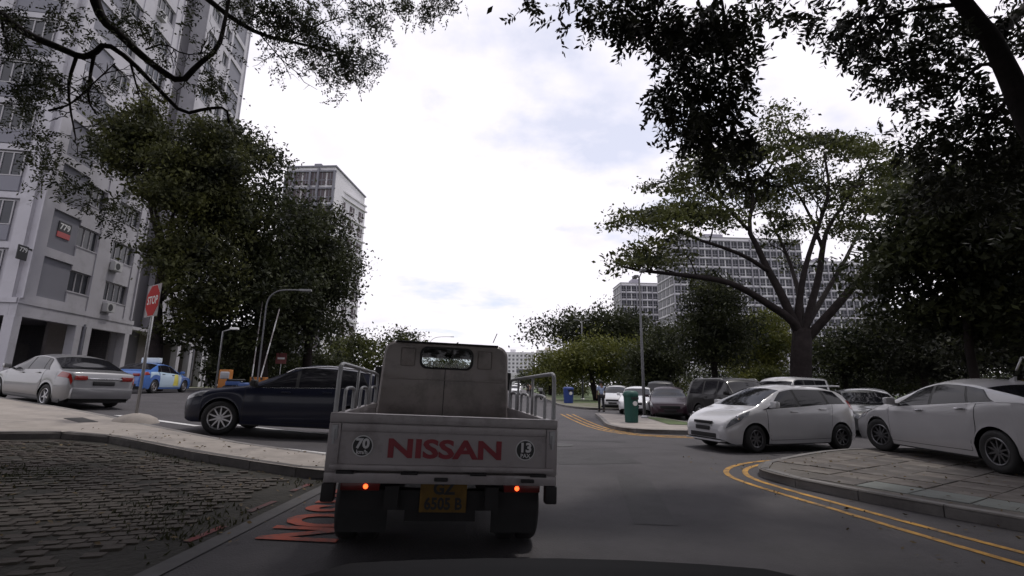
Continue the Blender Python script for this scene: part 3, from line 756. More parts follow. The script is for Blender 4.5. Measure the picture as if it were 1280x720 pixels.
c.near_side((-6.35, 10.85), (-3.55, 11.15), 1)

# ---- dark off-roader parked by the bin island
OFFR = dict(L=4.75, W=.92, wb=2.85, fo=.85, R=.38, sill=.34, rim_r=.62, spokes=6, tumble=.22,
    top=[(0, .70), (.04, .95), (.12, 1.06), (.6, 1.13), (1.35, 1.18), (1.7, 1.45), (2.0, 1.72), (2.3, 1.80), (3.2, 1.83), (4.3, 1.80), (4.55, 1.7), (4.70, 1.15), (4.75, .8)],
    belt=[(0, .68), (.08, .95), (.6, 1.06), (1.4, 1.12), (3, 1.14), (4.4, 1.15), (4.7, 1.05), (4.75, .7)],
    doors=[((1.45, 1.45), (2.5, 2.5)), ((2.5, 2.5), (3.4, 3.5))],
    win=[((1.5, 1.98), (2.46, 2.44)), ((2.54, 2.52), (3.36, 3.34)), ((3.46, 3.44), (4.4, 4.3))], ws=(1.36, 2.0), rw=(4.52, 4.68), mirror=1.66, front_round=.8, rear_round=.9)
c = Car('off_road_car', 'black boxy off-road car parked beside the lamp post and green bin', OFFR, paint('black_car_paint', (.007, .006, .008))).sides()
for sd in (1, -1):
    c.patch('headlight', (.04, .08), (.32, .42), 2.7, 4.6, LENSC, .006, sd, 5, 4)
    c.patch('wheel_arch_trim', (.47, .47), (1.24, 1.24), 0, .5, mat('arch_grey', (.22, .21, .21), .5), .015, sd, 14, 2)
    t = MB(); t.tube([c.pt(2.2, 8.1, sd, .01), c.pt(2.35, 8.1, sd, .06), c.pt(4.1, 8.1, sd, .06), c.pt(4.25, 8.1, sd, .01)], .02, 8); t.build('roof_rail', STEEL, c.root, True)
c.box('grille', c.x0 - .05, c.x0 + .02, -.42, .42, .74, .98, CHROME, .02); c.box('bumper', c.x0 - .12, c.x0 + .07, -.80, .80, .44, .68, mat('arch_grey', (.2, .2, .2)), .05)
c.box('number_plate', c.x0 + .07, c.x0 + .085, -.26, .26, .50, .60, PLATEB, .003)
c.place((9.0, 17.3), (8.5, 20.1))

# ---- further parked cars
def parked(name, label, p, pm, front, rear, dz=.004, group=None, lights=True, rear_view=False):
    c = Car(name, label, p, pm, group=group).sides()
    for sd in (1, -1):
        if not rear_view: c.patch('headlight', (.07, .16), (.5, .62), 3.0, 5.0, LENSC, .006, sd, 6, 4)
    if rear_view: saloon_rear(c)
    else:
        c.box('grille', c.x0 - .05, c.x0 + .015, -.42, .42, p['top'][0][1] + .02, p['top'][0][1] + .13, BLACK); c.box('number_plate', c.x0, c.x0 + .03, -.26, .26, .36, .46, PLATEB)
        c.box('lower_grille', c.x0 - .05, c.x0 + .012, -.5, .5, .24, .33, BLACK)
    f = Vector(front); r = Vector(rear); m = (f + r) / 2; d = (f - r).normalized() * p['wb'] / 2
    c.place(tuple(m + d), tuple(m - d), dz); return c
SAL2 = dict(SALOON); SAL2['spokes'] = 9
G_ = 'cars parked along the car park lane'
parked('saloon_car', 'dark plum saloon parked between the white saloon and the off-road car', SAL2, paint('plum_car_paint', (.035, .018, .026)), (7.35, 22.8), (8.1, 25.4), group=G_, rear_view=False)
parked('saloon_car', 'white saloon parked facing the lane behind the walking person', SAL2, paint('white_saloon_paint', (.66, .66, .67)), (6.75, 26.6), (7.7, 29.2), group=G_)
parked('hatchback_car', 'pale hatchback parked next to the white saloon near the blue bin', HATCH, paint('pale_hatch_paint', (.52, .52, .53)), (6.65, 31.6), (7.5, 34.0), group=G_)
parked('off_road_car', 'black tall car parked behind the white saloon', OFFR, paint('black_car_paint2', (.02, .02, .022)), (9.0, 29.5), (9.9, 32.2), group=G_)
parked('saloon_car', 'grey saloon parked behind the white hatchback tail', SAL2, paint('grey_saloon_paint', (.05, .052, .055), .2), (11.6, 15.6), (12.6, 18.1), group=G_)
parked('saloon_car', 'black saloon parked between the grey saloon and the pearl liftback', SAL2, paint('black_saloon_paint', (.012, .012, .014)), (14.6, 16.2), (15.9, 18.7), group=G_)
VAN = dict(L=4.7, W=.85, wb=2.6, fo=.75, R=.32, sill=.25, rim_r=.6, spokes=6, tumble=.12,
    top=[(0, .55), (.04, .95), (.2, 1.12), (.5, 1.35), (.95, 1.8), (1.3, 1.93), (2.2, 1.97), (4.4, 1.96), (4.6, 1.88), (4.68, 1.2), (4.7, .8)],
    belt=[(0, .5), (.05, .9), (.4, 1.1), (1.2, 1.15), (4.5, 1.16), (4.68, 1.0), (4.7, .7)], doors=[((.95, .95), (1.9, 1.9)), ((1.95, 1.95), (3.0, 3.0))],
    win=[((.75, 1.05), (1.85, 1.83)), ((2.0, 2.0), (3.0, 3.0)), ((3.1, 3.1), (4.3, 4.3))], ws=(.36, .98), rw=(4.55, 4.66), mirror=.95, front_round=.86, rear_round=.94, belt_trim=None)
parked('van', 'white van whose pale roof shows above the white hatchback', VAN, paint('white_van_paint', (.6, .6, .6)), (11.6, 21.5), (13.6, 23.0), group=G_)
parked('hatchback_car', 'dark hatchback parked under the spreading tree', HATCH, paint('dark_hatch_paint', (.03, .032, .036)), (16.6, 22.2), (17.6, 24.6), group=G_)
parked('saloon_car', 'white saloon parked under the spreading tree', SAL2, paint('white_saloon_paint', (.6, .6, .6)), (14.2, 23.0), (15.2, 25.6), group=G_)
parked('saloon_car', 'deep red saloon parked under the dense dark tree', SAL2, paint('red_saloon_paint', (.06, .012, .014)), (18.6, 17.0), (19.9, 19.4), group=G_)
YV = dict(VAN); YV['win'] = [((.75, 1.05), (1.85, 1.83))]
c = parked('van', 'yellow van behind the tail of the pearl liftback', YV, paint('yellow_van_paint', (.55, .38, .03)), (12.7, 11.4), (15.3, 12.0), group=G_)
t = MB()
for y in (-.6, .6): t.tube([(-.9, y, 1.93), (-.9, y, 2.25), (1.2, y, 2.25), (1.45, y, 1.93)], .025, 8)
t.tube([(-.9, -.6, 2.25), (-.9, .6, 2.25)], .025); t.tube([(1.2, -.6, 2.25), (1.2, .6, 2.25)], .025); t.build('roof_rack', STEEL, c.root, True)

# ---- own car's bonnet, low at the bottom of the view
OWN = dict(L=4.3, W=.87, wb=2.6, fo=.85, R=.31, sill=.2)
own = tag(empty('bonnet_car', (0.15, 1.75, gz(0.15)), math.radians(90)), 'black car bonnet standing behind the lorry', 'car')
m_ = MB(); G = []
for u, zt, wd in ((0, .60, .55), (.05, .80, .66), (.15, .86, .74), (.4, .91, .81), (.8, .96, .845), (1.0, .99, .85)):
    row = [(-u, wd * .97, .2), (-u, wd, .4), (-u, wd * .98, zt - .12), (-u, wd * .93, zt - .04)] + [(-u, wd * q, zt - .03 * q ** 2) for q in (.85, .6, .3)] + [(-u, 0, zt)]
    G.append(row + [(a, -b, c_) for a, b, c_ in row[-2::-1]])
m_.grid(G); m_.add(G[0], [tuple(range(len(G[0])))]); auto_smooth(m_.build('bonnet', mat('bonnet_black', (.005, .005, .006), .7, var=.1, spec=.08), own))
for sd in (1, -1): make_wheel(own, (-.82, sd * .76, .31), .31, .2, sd, ALLOY)
m_ = MB(); m_.tube([(-.98, -.75, 1.02), (-.96, -.2, 1.06), (-.98, .1, 1.065)], .012, 6); m_.build('wiper', BLACK, own)

# ------------------------------------------------------------------ the lorry
TR = paint('lorry_paint', (.25, .22, .21), rough=.5, coat=.15, dirt=((.10, .085, .08), 2.4, .46, .74))
TRL = paint('lorry_gate', (.31, .285, .29), .2, .45, .1, dirt=((.13, .115, .115), 3.0, .5, .78))
TRD = mat('lorry_chassis', (.012, .011, .012), .7, var=.3)
TRI = mat('bed_inside', (.13, .115, .11), .8, var=.3, scale=3)
REDL = mat('red_lettering', (.20, .018, .028), .5, var=.15, scale=6)
lor = tag(empty('lorry'), 'small grey flatbed lorry with red lettering on its tailgate', 'lorry')
HW = .845
m_ = MB(); m_.box(.05, 2.46, -HW + .03, HW - .03, .70, .77); m_.build('bed_floor', TRI, lor)
# tailgate
tg = MB()
tg.box(0.012, .04, -HW, HW, .72, 1.10)                                  # recessed sheet
tg.bbox(-.012, .046, -HW, HW, 1.045, 1.115, .012)                       # upper rail
tg.bbox(-.012, .046, -HW, -HW + .085, .705, 1.044, .010); tg.bbox(-.012, .046, HW - .085, HW, .705, 1.044, .010)
tg.bbox(-.004, .030, -HW + .088, HW - .088, .985, 1.043, .008)
tg.bbox(-.028, .046, -HW + .03, HW - .03, .722, .762, .012)             # ledge
tg.bbox(-.006, .046, -HW, HW, .632, .704, .010)                         # skirt
gate = auto_smooth(tg.build('tailgate', TRL, lor))
text_part('lettering', 'NISSAN', .18, REDL, gate, frame_M((.009, 0.0, .868), (0, -1, 0), (0, 0, 1)), .004, .006, 1.40)
RIMW = mat('sticker_white', (.55, .55, .56), .5, var=.06); STK = mat('sticker_black', (.015, .015, .017), .5, var=.1)
for y, a, b in ((.60, '70', 'km/h'), (-.60, '13', 'PAX')):
    d = MB(); d.lathe([(.001, .0065), (.0745, .0065), (.0745, .012)], 32, 'x', Matrix.Translation((0, y, .885)) @ Matrix.Rotation(0, 4, 'Z')); s_ = d.build('round_sticker', RIMW, gate)
    d = MB(); d.lathe([(.001, .003), (.067, .003), (.067, .007)], 32, 'x', Matrix.Translation((0, y, .885))); d.build('sticker_face', STK, gate)
    text_part('sticker_number', a, .092, RIMW, gate, frame_M((.0005, y, .900), (0, -1, 0), (0, 0, 1)), .001, .004, 1.05)
    text_part('sticker_word', b, .040, RIMW, gate, frame_M((.0005, y, .843), (0, -1, 0), (0, 0, 1)), .001, .001, 1.0)
for y in (-.62, 0.02): 
    l = MB(); l.bbox(-.035, 0, y - .05, y + .05, .655, .68, .008); auto_smooth(l.build('latch', TRD, gate))
for y in (-.7, -.25, .25, .7):
    l = MB(); l.bbox(-.018, .02, y - .045, y + .045, .695, .722, .006); l.tube([(-.016, y - .06, .706), (-.016, y + .06, .706)], .011, 8); auto_smooth(l.build('hinge', TRD, gate))
for sd in (1, -1):
    l = MB(); l.bbox(-.03, .0, sd * .80 - .022, sd * .80 + .022, .93, 1.03, .008); l.tube([(-.034, sd * .80, .90), (-.034, sd * .80, 1.0)], .009, 8); auto_smooth(l.build('side_latch', STEEL, gate))
q = MB(); q.bbox(.6, 1.3, -.55, .1, .775, .93, .02); auto_smooth(q.build('tool_box', mat('tool_box_blue', (.05, .06, .09), .6), lor))
# side gates, corner posts
for sd in (1, -1):
    s_ = MB(); y0, y1 = sorted((sd * (HW - .035), sd * HW)); s_.box(.05, 2.46, y0, y1, .72, 1.09)
    y0, y1 = sorted((sd * (HW - .045), sd * (HW + .012))); s_.bbox(.05, 2.46, y0, y1, 1.04, 1.10, .01)
    for k in range(5):
        y0, y1 = sorted((sd * HW, sd * (HW + .018))); s_.box(.3 + k * .5, .36 + k * .5, y0, y1, .74, 1.038)
    auto_smooth(s_.build('side_gate', TRL, lor))
    b_ = MB(); y0, y1 = sorted((sd * (HW - .08), sd * (HW + .01))); b_.bbox(.0, .09, y0, y1, .50, .63, .015); auto_smooth(b_.build('corner_buffer', TRD, lor))
    # grab rails
    r_ = MB(); yy = sd * (HW - .02)
    r_.tube(smooth_line([(.06, yy, 1.08), (.06, yy, 1.43), (.10, yy, 1.465), (.22, yy, 1.468), (1.3, yy, 1.455), (2.38, yy, 1.44), (2.43, yy, 1.40), (2.43, yy, 1.08)], 2), .017, 8)
    for xx in (.95, 1.8): r_.tube([(xx, yy, 1.08), (xx, yy, 1.455)], .013, 8)
    rail = r_.build('grab_rail', CHROME if False else STEEL, lor, True)
    for xx in (.38, 1.18, 1.92):
        h_ = MB(); h_.tube(smooth_line([(xx, yy - sd * .0, 1.08), (xx, yy, 1.25), (xx + .03, yy, 1.285), (xx + .37, yy, 1.285), (xx + .40, yy, 1.25), (xx + .40, yy, 1.08)], 2), .014, 8); h_.build('rail_hoop', STEEL, rail, True)
# chassis
ch = MB()
for sd in (1, -1):
    y0, y1 = sorted((sd * .32, sd * .42)); ch.box(.08, 4.2, y0, y1, .44, .60)
    for xx in (.25, 1.0, 1.9): ch.box(xx, xx + .08, -.8, .8, .60, .69)
ch.box(.15, .25, -.74, .74, .42, .56)                                   # rear cross member
ch.tube([(.98, -.72, .34), (.98, .72, .34)], .07, 10); ch.lathe([(.001, -.16), (.14, -.1), (.17, 0), (.14, .1), (.001, .16)], 14, 'x', Matrix.Translation((.98, 0, .34)))
ch.box(.4, .9, -.28, .28, .28, .42); ch.box(1.5, 2.3, .40, .70, .30, .55); ch.box(1.5, 2.2, -.70, -.42, .32, .55)
ch.build('chassis', TRD, lor)
for sd in (1, -1):
    f_ = MB(); y0, y1 = sorted((sd * .42, sd * .80)); f_.box(.50, .515, y0, y1, .17, .58); f_.build('mud_flap', RUBBER, lor)
    y0, y1 = sorted((sd * .46, sd * .74))
    l_ = MB(); l_.bbox(.085, .13, y0, y1, .565, .622, .01); lamp = auto_smooth(l_.build('tail_lamp', mat('lorry_lens', (.14, .012, .01), .3, var=.15), lor))
    b_ = MB(); b_.lathe([(.001, .076), (.014, .078), (.02, .09)], 14, 'x', Matrix.Translation((0, sd * .56, .594))); b_.build('bulb', mat('lit_bulb', (.9, .15, .05), .4, emis=((1, .09, .02), 7.0)), lamp)
    for k, dy in enumerate((.60, .78)): make_wheel(lor, (.98, sd * dy, .335), .335, .17, sd, mat('rusty_steel_rim', (.05, .045, .045), .7, metal=.3), 6, .55)
    make_wheel(lor, (3.42, sd * .74, .34), .34, .19, sd, mat('rusty_steel_rim', (.05, .045, .045)), 6, .55)
PLY = mat('plate_yellow', (.12, .068, .01), .75, var=.3, scale=9)
pl = MB(); pl.bbox(.125, .14, -.185, .165, .41, .63, .006); plate = pl.build('number_plate', PLY, lor)
text_part('plate_row', 'GZ', .115, PLATEB, plate, frame_M((.124, -.01, .575), (0, -1, 0), (0, 0, 1)), .001, .005)
text_part('plate_row', '6505 B', .115, PLATEB, plate, frame_M((.124, -.01, .468), (0, -1, 0), (0, 0, 1)), .001, .004, .86)
# cab: rear wall with its window opening, shell, windscreen
def rrect(y0, y1, z0, z1, r, n=8, taper=0.0):
    P = []
    for cy, cz, a0 in ((y1 - r, z1 - r, 0), (y0 + r, z1 - r, 90), (y0 + r, z0 + r, 180), (y1 - r, z0 + r, 270)):
        for k in range(n):
            a = math.radians(a0 + 90 * k / (n - 1)); y = cy + r * math.cos(a); z = cz + r * math.sin(a)
            P.append((y * (1 - taper * max(0, (z - 1.1))), z))
    return P
CX0, CX1 = 2.55, 4.12
RC = rrect(-.84, .84, .62, 1.87, .14, 8, .085); FC = rrect(-.84, .84, .42, 1.85, .12, 8, .085)
WH = rrect(-.32, .32, 1.555, 1.80, .085, 8)
cab = MB(); n = len(RC)
ring = [[(CX0 + .05, y, z) for y, z in RC]]
small = [((y) * .965, 1.285 + (z - 1.285) * .955) for y, z in RC]
cab.add([(CX0, y, z) for y, z in small] + [(CX0, y, z) for y, z in WH], [(i, (i + 1) % n, n + (i + 1) % n, n + i) for i in range(n)])
def xfront(z): return CX1 + .10 - max(0, z - 1.05) * .42
rings = [[(CX0, y, z) for y, z in small], [(CX0 + .035, y, z) for y, z in RC], [(CX0 + .9, y * .6 + FC[i][0] * .4, z * .6 + FC[i][1] * .4) for i, (y, z) in enumerate(RC)], [(xfront(z) - .08, y, z) for y, z in FC], [(xfront(z), y * .95, 1.17 + (z - 1.17) * .95) for y, z in FC]]
for a, b in zip(rings, rings[1:]):
    cab.add(a + b, [(i, (i + 1) % n, n + (i + 1) % n, n + i) for i in range(n)])
WS = rrect(-.66, .66, 1.12, 1.75, .08, 8)
cab.add(rings[-1] + [(xfront(z), y, z) for y, z in WS], [(i, (i + 1) % n, n + (i + 1) % n, n + i) for i in range(n)])
cabo = auto_smooth(cab.build('cab', TR, lor), 35)
GL = clear_glass('window_glass')
w_ = MB(); w_.add([(CX0 + .012, y, z) for y, z in WH], [tuple(range(n))]); rwn = w_.build('rear_window', GL, lor)
f_ = MB(); big = [((y) * 1.07, 1.678 + (z - 1.678) * 1.16) for y, z in WH]
f_.add([(CX0 - .008, y, z) for y, z in big] + [(CX0 - .014, y * .99, 1.678 + (z - 1.678) * .98) for y, z in WH] + [(CX0 + .02, y * .97, 1.678 + (z - 1.678) * .95) for y, z in WH], [(i, (i + 1) % n, n + (i + 1) % n, n + i) for i in range(n)] + [(n + i, n + (i + 1) % n, 2 * n + (i + 1) % n, 2 * n + i) for i in range(n)])
f_.build('rubber_seal', BLACK, rwn)
w_ = MB(); w_.add([(xfront(z) - .01, y, z) for y, z in WS], [tuple(range(n))]); w_.build('windscreen', GL, lor)
mm = MB(); mm.bbox(CX1 - .32, CX1 - .28, -.11, .11, 1.74, 1.80, .012); mm.tube([(CX1 - .29, 0, 1.79), (CX1 - .24, 0, 1.87)], .01, 6); auto_smooth(mm.build('rear_view_mirror', BLACK, lor))
se = MB()
for y in (-.42, .42): se.bbox(CX0 + .25, CX0 + .42, y - .24, y + .24, .9, 1.58, .06)
auto_smooth(se.build('seat_back', mat('seat_cloth', (.05, .05, .055), .9), lor))
for sd in (1, -1):
    q = MB(); y0, y1 = sorted((sd * .40, sd * .58))
    q.bbox(CX0 - .010, CX0 + .01, y0, y1, 1.56, 1.79, .02); auto_smooth(q.build('pressed_panel', TR, lor))
    G = [[(CX0 + .5 + .95 * t - .35 * k * t, sd * ((.833 - .068 * max(0, (1.18 + .55 * k) - 1.1)) + .006), 1.18 + .55 * k) for t in (0, .25, .5, .75, 1)] for k in (0, .5, 1)]
    q = MB(); q.grid(G); q.build('side_window', DGLASS, lor)
    q = MB(); q.bbox(CX1 - .15, CX1 - .09, *sorted((sd * .90, sd * 1.06)), 1.30, 1.58, .02); q.tube([(CX1 - .1, sd * .79, 1.30), (CX1 - .1, sd * .95, 1.36)], .012, 6); auto_smooth(q.build('wing_mirror', BLACK, lor))
q = MB(); q.box(CX0 - .006, CX0 + .01, .006, .014, .66, 1.545); q.box(CX0 - .006, CX0 + .01, .006, .014, 1.85, 1.86); q.build('panel_seam', TRD, lor)
q = MB(); q.bbox(CX0 - .009, CX0 + .01, -.72, .72, 1.395, 1.41, .004); q.build('pressed_crease', TR, lor)
q = MB(); q.bbox(CX0 - .02, CX0 + .10, -.66, .66, 1.858, 1.878, .008); auto_smooth(q.build('roof_gutter', TRD, lor))
q = MB(); q.tube([(CX0 + .3, -.62, 1.94), (CX0 + .22, -.66, 2.06)], .006, 5); q.build('aerial', BLACK, lor)
TRUCK_YAW = math.radians(90 + 8.5)
lor.location = (-.50, 3.72, gz(-.8)); lor.rotation_euler = Euler((math.radians(-.0), 0, 0)); 
xh = Vector((math.cos(TRUCK_YAW), math.sin(TRUCK_YAW), 0)); yh = Vector((-xh.y, xh.x, 0)); yh = (yh + Vector((0, 0, .03))).normalized(); zh = xh.cross(yh).normalized()
lor.rotation_euler = Matrix((xh, yh, zh)).transposed().to_euler()
#PART3
# ------------------------------------------------------------------ buildings
WALL = mat('painted_wall', (.46, .45, .49), .8, var=.07, scale=.5, dirt=((.30, .29, .31), .7, .5, .8))
WALLG = mat('grey_wall', (.20, .20, .235), .8, var=.07, scale=.5)
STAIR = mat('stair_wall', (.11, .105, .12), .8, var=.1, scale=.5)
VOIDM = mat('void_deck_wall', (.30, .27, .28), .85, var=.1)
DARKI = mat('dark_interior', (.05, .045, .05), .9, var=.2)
FRAME = mat('window_frame', (.36, .35, .37), .5, var=.08)
WGL = mat('window_pane', (.03, .033, .042), .12, var=.3, scale=.8)
ACM = mat('air_conditioner', (.48, .48, .49), .5, var=.08)
CURT = mat('curtain_red', (.16, .05, .05), .8, var=.3)

ANG = math.atan2(.989, -.148)
blk = tag(empty('apartment_block', (-26.9, 26.0, 0), ANG), 'tall pale apartment block with open ground floor and number 779 on its side', 'building')
FL0, FH, NF = 5.75, 2.9, 14
TOP = FL0 + FH * NF
def window_mesh(wd, ht, n, name='window', fr=.06):
    m_ = MB(); m_.box(-wd / 2, wd / 2, 0, .03, 0, ht)
    m_.cur = 1
    m_.box(-wd / 2, wd / 2, -.05, .0, 0, fr); m_.box(-wd / 2, wd / 2, -.05, .0, ht - fr, ht)
    for k in range(n + 1):
        x = -wd / 2 + (wd - fr) * k / n; m_.box(x, x + fr, -.045, .0, fr, ht - fr)
    return m_.mesh(name, [WGL, FRAME])
# facade: structure in one wall part, openings are real recesses
wl = MB()
wl.box(-0.0, 9.6, .30, 12, 5.6, TOP)                  # core behind the facade
wl.box(13.2, 22.0, .30, 12, 5.6, TOP)
bays = [(0, .9, 'pier'), (.9, 3.2, 'panel'), (3.2, 5.0, 'win3'), (5.0, 6.3, 'pier'), (6.3, 8.8, 'win4'), (8.8, 9.6, 'pier'),
        (13.2, 13.9, 'pier'), (13.9, 15.9, 'win3'), (15.9, 16.9, 'pier'), (16.9, 18.2, 'win2'), (18.2, 18.6, 'pier'), (18.6, 21.3, 'panel'), (21.3, 22.0, 'pier')]
SILL, HEAD = 1.0, 2.35
for a, b, k in bays:
    if k == 'pier': wl.box(a, b, 0, .299, 5.6, TOP)
    else:
        for f in range(NF):
            z = FL0 + f * FH
            if k == 'panel': wl.box(a, b, .0, .299, z - .15, z + .28); wl.box(a, b, .0, .299, z + FH - .25, z + FH - .15)
            else: wl.box(a, b, .06, .299, z - .15, z + SILL); wl.box(a, b, .06, .299, z + HEAD, z + FH - .15)
wl.box(-.2, 10.0, -.06, .0, 5.45, 5.75); wl.box(13.0, 22.1, -.06, .0, 5.45, 5.75)
for xx in (-.06, 9.52, 13.14, 21.94): wl.box(xx, xx + .12, -.10, -.001, 5.76, TOP)        # edge ribs
wall = wl.build('wall', WALL, blk)
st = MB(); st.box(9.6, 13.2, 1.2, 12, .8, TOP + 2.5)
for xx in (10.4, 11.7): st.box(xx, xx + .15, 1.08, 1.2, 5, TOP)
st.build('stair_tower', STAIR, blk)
wm = {'win2': window_mesh(1.24, HEAD - SILL - .02, 2), 'win3': window_mesh(1.76, HEAD - SILL - .02, 3), 'win4': window_mesh(2.46, HEAD - SILL - .02, 4)}
pm = {}
rA = random.Random(8)
acm = MB(); acm.bbox(-.42, .42, -.34, .0, 0, .62, .03); acm.cur = 1; acm.lathe([(.001, -.345), (.24, -.345), (.25, -.33)], 16, 'y', Matrix.Translation((-.08, 0, .31))); acm = acm.mesh('air_conditioner', [ACM, BLACK])
for a, b, k in bays:
    for f in range(NF):
        z = FL0 + f * FH
        if k.startswith('win'):
            o = link('window', wm[k], blk, ((a + b) / 2, .22, z + SILL + .01))
            s_ = MB(); s_.box(-(b - a) / 2 - .03, (b - a) / 2 + .03, -.19, .03, -.06, 0); link('sill', s_.mesh('sill', WALL), o)
            if k == 'win4' and f in (0, 1, 3, 4, 6, 8): link('air_conditioner', acm, blk, (a + .55, .05, z + .22))
        elif k == 'panel':
            key = round(b - a, 2)
            if key not in pm:
                q = MB(); q.bbox(-(b - a) / 2, (b - a) / 2, 0, .1, 0, FH - .53, .01); pm[key] = q.mesh('wall_panel', WALLG)
            link('wall_panel', pm[key], blk, ((a + b) / 2, .12, z + .28))
# left return facade (faces the road)
w2 = MB(); lw = window_mesh(2.3, 1.45, 4)
for f in range(NF):
    z = FL0 + f * FH
    for y in (1.3, 4.6, 7.9): w2.box(-.02, .0, y, y + 2.4, z - .1, z + .3)
    w2.box(-.18, .0, .8, 12, z - .15, z + .2)
for y in (.0, 3.7, 7.0, 10.3): w2.box(-.25, -.001, y + (.3 if y == 0 else 0), y + .95, 5.6, TOP)
w2.box(-.3, -.001, 0, 12, 5.45, 5.74)
w2.build('return_wall', WALL, blk)
for f in range(NF):
    z = FL0 + f * FH
    for y in (2.45, 5.8, 9.1):
        o = link('window', lw, blk, (-.07, y, z + 1.2), (0, 0, -math.pi / 2))
        q = MB(); q.box(-.12, -.02, y - 1.15, y + 1.15, z + .3, z + 1.18); q.build('wall_panel', WALLG, blk)
rf = MB(); rf.box(-.5, 22.4, -.5, 12.5, TOP, TOP + .4); rf.box(2, 20, 3, 9, TOP + .4, TOP + 2.6); rf.build('roof', WALLG, blk)
# open ground floor: columns, beam, inner walls
bm_ = MB(); bm_.box(-.2, 10.0, -.02, .35, 4.75, 5.45); bm_.box(13.0, 22.1, -.02, .35, 4.75, 5.45); bm_.box(-.2, .3, .36, 12, 4.75, 5.45); bm_.box(.0, 22, .4, 12, 5.2, 5.44)
bm_.build('floor_beam', WALL, blk)
for x in (.0, 4.6, 5.5, 9.5, 13.2, 17.0, 19.2, 21.6):
    q = MB(); q.bbox(x - .22, x + .28, -.02, .5, .7, 4.75, .02); q.build('column', WALL, blk)
for x in (5.05, 19.6):
    q = MB(); q.tube([(x, -.05, .8), (x, -.05, 4.9)], .06, 8); q.build('down_pipe', WALLG, blk)
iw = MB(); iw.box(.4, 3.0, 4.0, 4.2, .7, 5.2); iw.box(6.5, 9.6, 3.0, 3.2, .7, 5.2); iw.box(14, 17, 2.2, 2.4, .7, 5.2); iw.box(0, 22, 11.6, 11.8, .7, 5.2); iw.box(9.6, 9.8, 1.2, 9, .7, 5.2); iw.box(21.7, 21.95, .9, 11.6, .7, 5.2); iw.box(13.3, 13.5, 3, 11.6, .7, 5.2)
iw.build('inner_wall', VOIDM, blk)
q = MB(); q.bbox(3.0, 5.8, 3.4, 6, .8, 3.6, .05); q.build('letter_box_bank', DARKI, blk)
# number boards
NB = mat('board_black', (.02, .02, .022), .5, var=.1); NR = mat('board_red', (.45, .08, .08), .5, var=.1)
q = MB(); q.bbox(1.55, 2.55, .07, .115, 10.12, 10.75, .01); nb = q.build('number_board', NB, blk)
q = MB(); q.bbox(1.55, 2.55, .07, .115, 9.78, 10.115, .01); q.build('number_board_strip', NR, nb)
text_part('number', '779', .52, WHITEP, nb, frame_M((2.05, .068, 10.44), (1, 0, 0), (0, 0, 1)), .003, .012, 1.05)
q = MB(); q.bbox(-.95, -.30, -.06, -.0, 7.75, 8.55, .01); nb2 = q.build('number_board', NB, blk)
text_part('number', '779', .34, WHITEP, nb2, frame_M((-.62, -.063, 8.3), (1, 0, 0), (0, 0, 1)), .003, .006)
q = MB(); q.box(-.3, .0, -.05, -.02, 8.4, 8.5); q.build('board_bracket', BLACK, nb2)

# low linkway beyond the block
ann = tag(empty('covered_walkway', (-26.9 - .148 * 22.3, 26 + .989 * 22.3, 0), ANG), 'low white covered walkway adjoining the apartment block', 'walkway')
q = MB(); q.box(0, 9.5, -.05, 3.2, 5.3, 6.5); q.build('roof_beam', WALL, ann)
for x in (.2, 3.2, 3.9, 6.6, 9.2):
    q = MB(); q.bbox(x - .2, x + .2, 0, .45, .7, 5.3, .02); q.build('column', WALL, ann)
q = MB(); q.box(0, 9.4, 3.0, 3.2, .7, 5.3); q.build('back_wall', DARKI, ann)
q = MB(); q.bbox(.1, 1.9, -.25, -.06, 6.0, 7.2, .03); q.build('sign_board', WALLG, ann)

def tower(name, label, loc, ang, wd, dp, floors, fh, cols, colw, wall_m, win_m, seed, side_cols=3, base=0.0, cat='building', parapet=1.0, fins=True, ww=.78, wh=.70):
    """slab-and-fin tower; every window is a part that shares one mesh"""
    t = tag(empty(name, loc, ang), label, cat); H = base + floors * fh; r = random.Random(seed)
    b = MB(); b.box(0, wd, 0, dp, 0, H + parapet); b.build('wall', wall_m, t)
    sl = MB()
    for f in range(floors + 1): sl.box(-.25, wd + .25, -.32, -.001, base + f * fh - .12, base + f * fh + .12); sl.box(-.32, -.001, -.0, dp, base + f * fh - .12, base + f * fh + .12)
    sl.build('floor_bands', colw, t)
    if fins:
        fn = MB(); step = wd / cols
        for k in range(cols + 1):
            if k % 3 != 2: fn.box(k * step - .16, k * step + .16, -.42, -.001, base - .5 + .63, H + r.choice((0, .6)))
        fn.build('fins', colw, t)
    step = wd / cols; q = MB(); q.box(-step * ww / 2, step * ww / 2, -.14, 0, 0, fh * wh); q.cur = 1
    q.box(-step * ww / 2, step * ww / 2, -.17, -.141, fh * wh * .28, fh * wh * .34); q.box(-.05, .05, -.17, -.141, 0, fh * wh)
    me = q.mesh('window', [win_m, colw])
    n = 0; ss = dp / side_cols; q = MB(); q.box(-ss * ww / 2, ss * ww / 2, -.14, 0, 0, fh * wh); me2 = q.mesh('window', win_m)
    for f in range(floors - 1, -1, -1):
        for k in range(cols):
            if n < 296: link('window', me, t, ((k + .5) * step, -.002, base + f * fh + fh * .22)); n += 1
        for k in range(side_cols):
            if n < 298: link('window', me2, t, (-.002, (k + .5) * ss, base + f * fh + fh * .22), (0, 0, -math.pi / 2)); n += 1
    rf = MB(); rf.box(wd * .3, wd * .45, dp * .3, dp * .7, H + parapet, H + parapet + 2.6); rf.box(-.2, wd + .2, -.2, dp + .2, H + parapet, H + parapet + .25); rf.build('roof', colw, t)
    return t
FARW = mat('far_white', (.62, .61, .64), .8, var=.06, scale=.2); FARG = mat('far_grey', (.30, .29, .33), .8, var=.15, scale=.3)
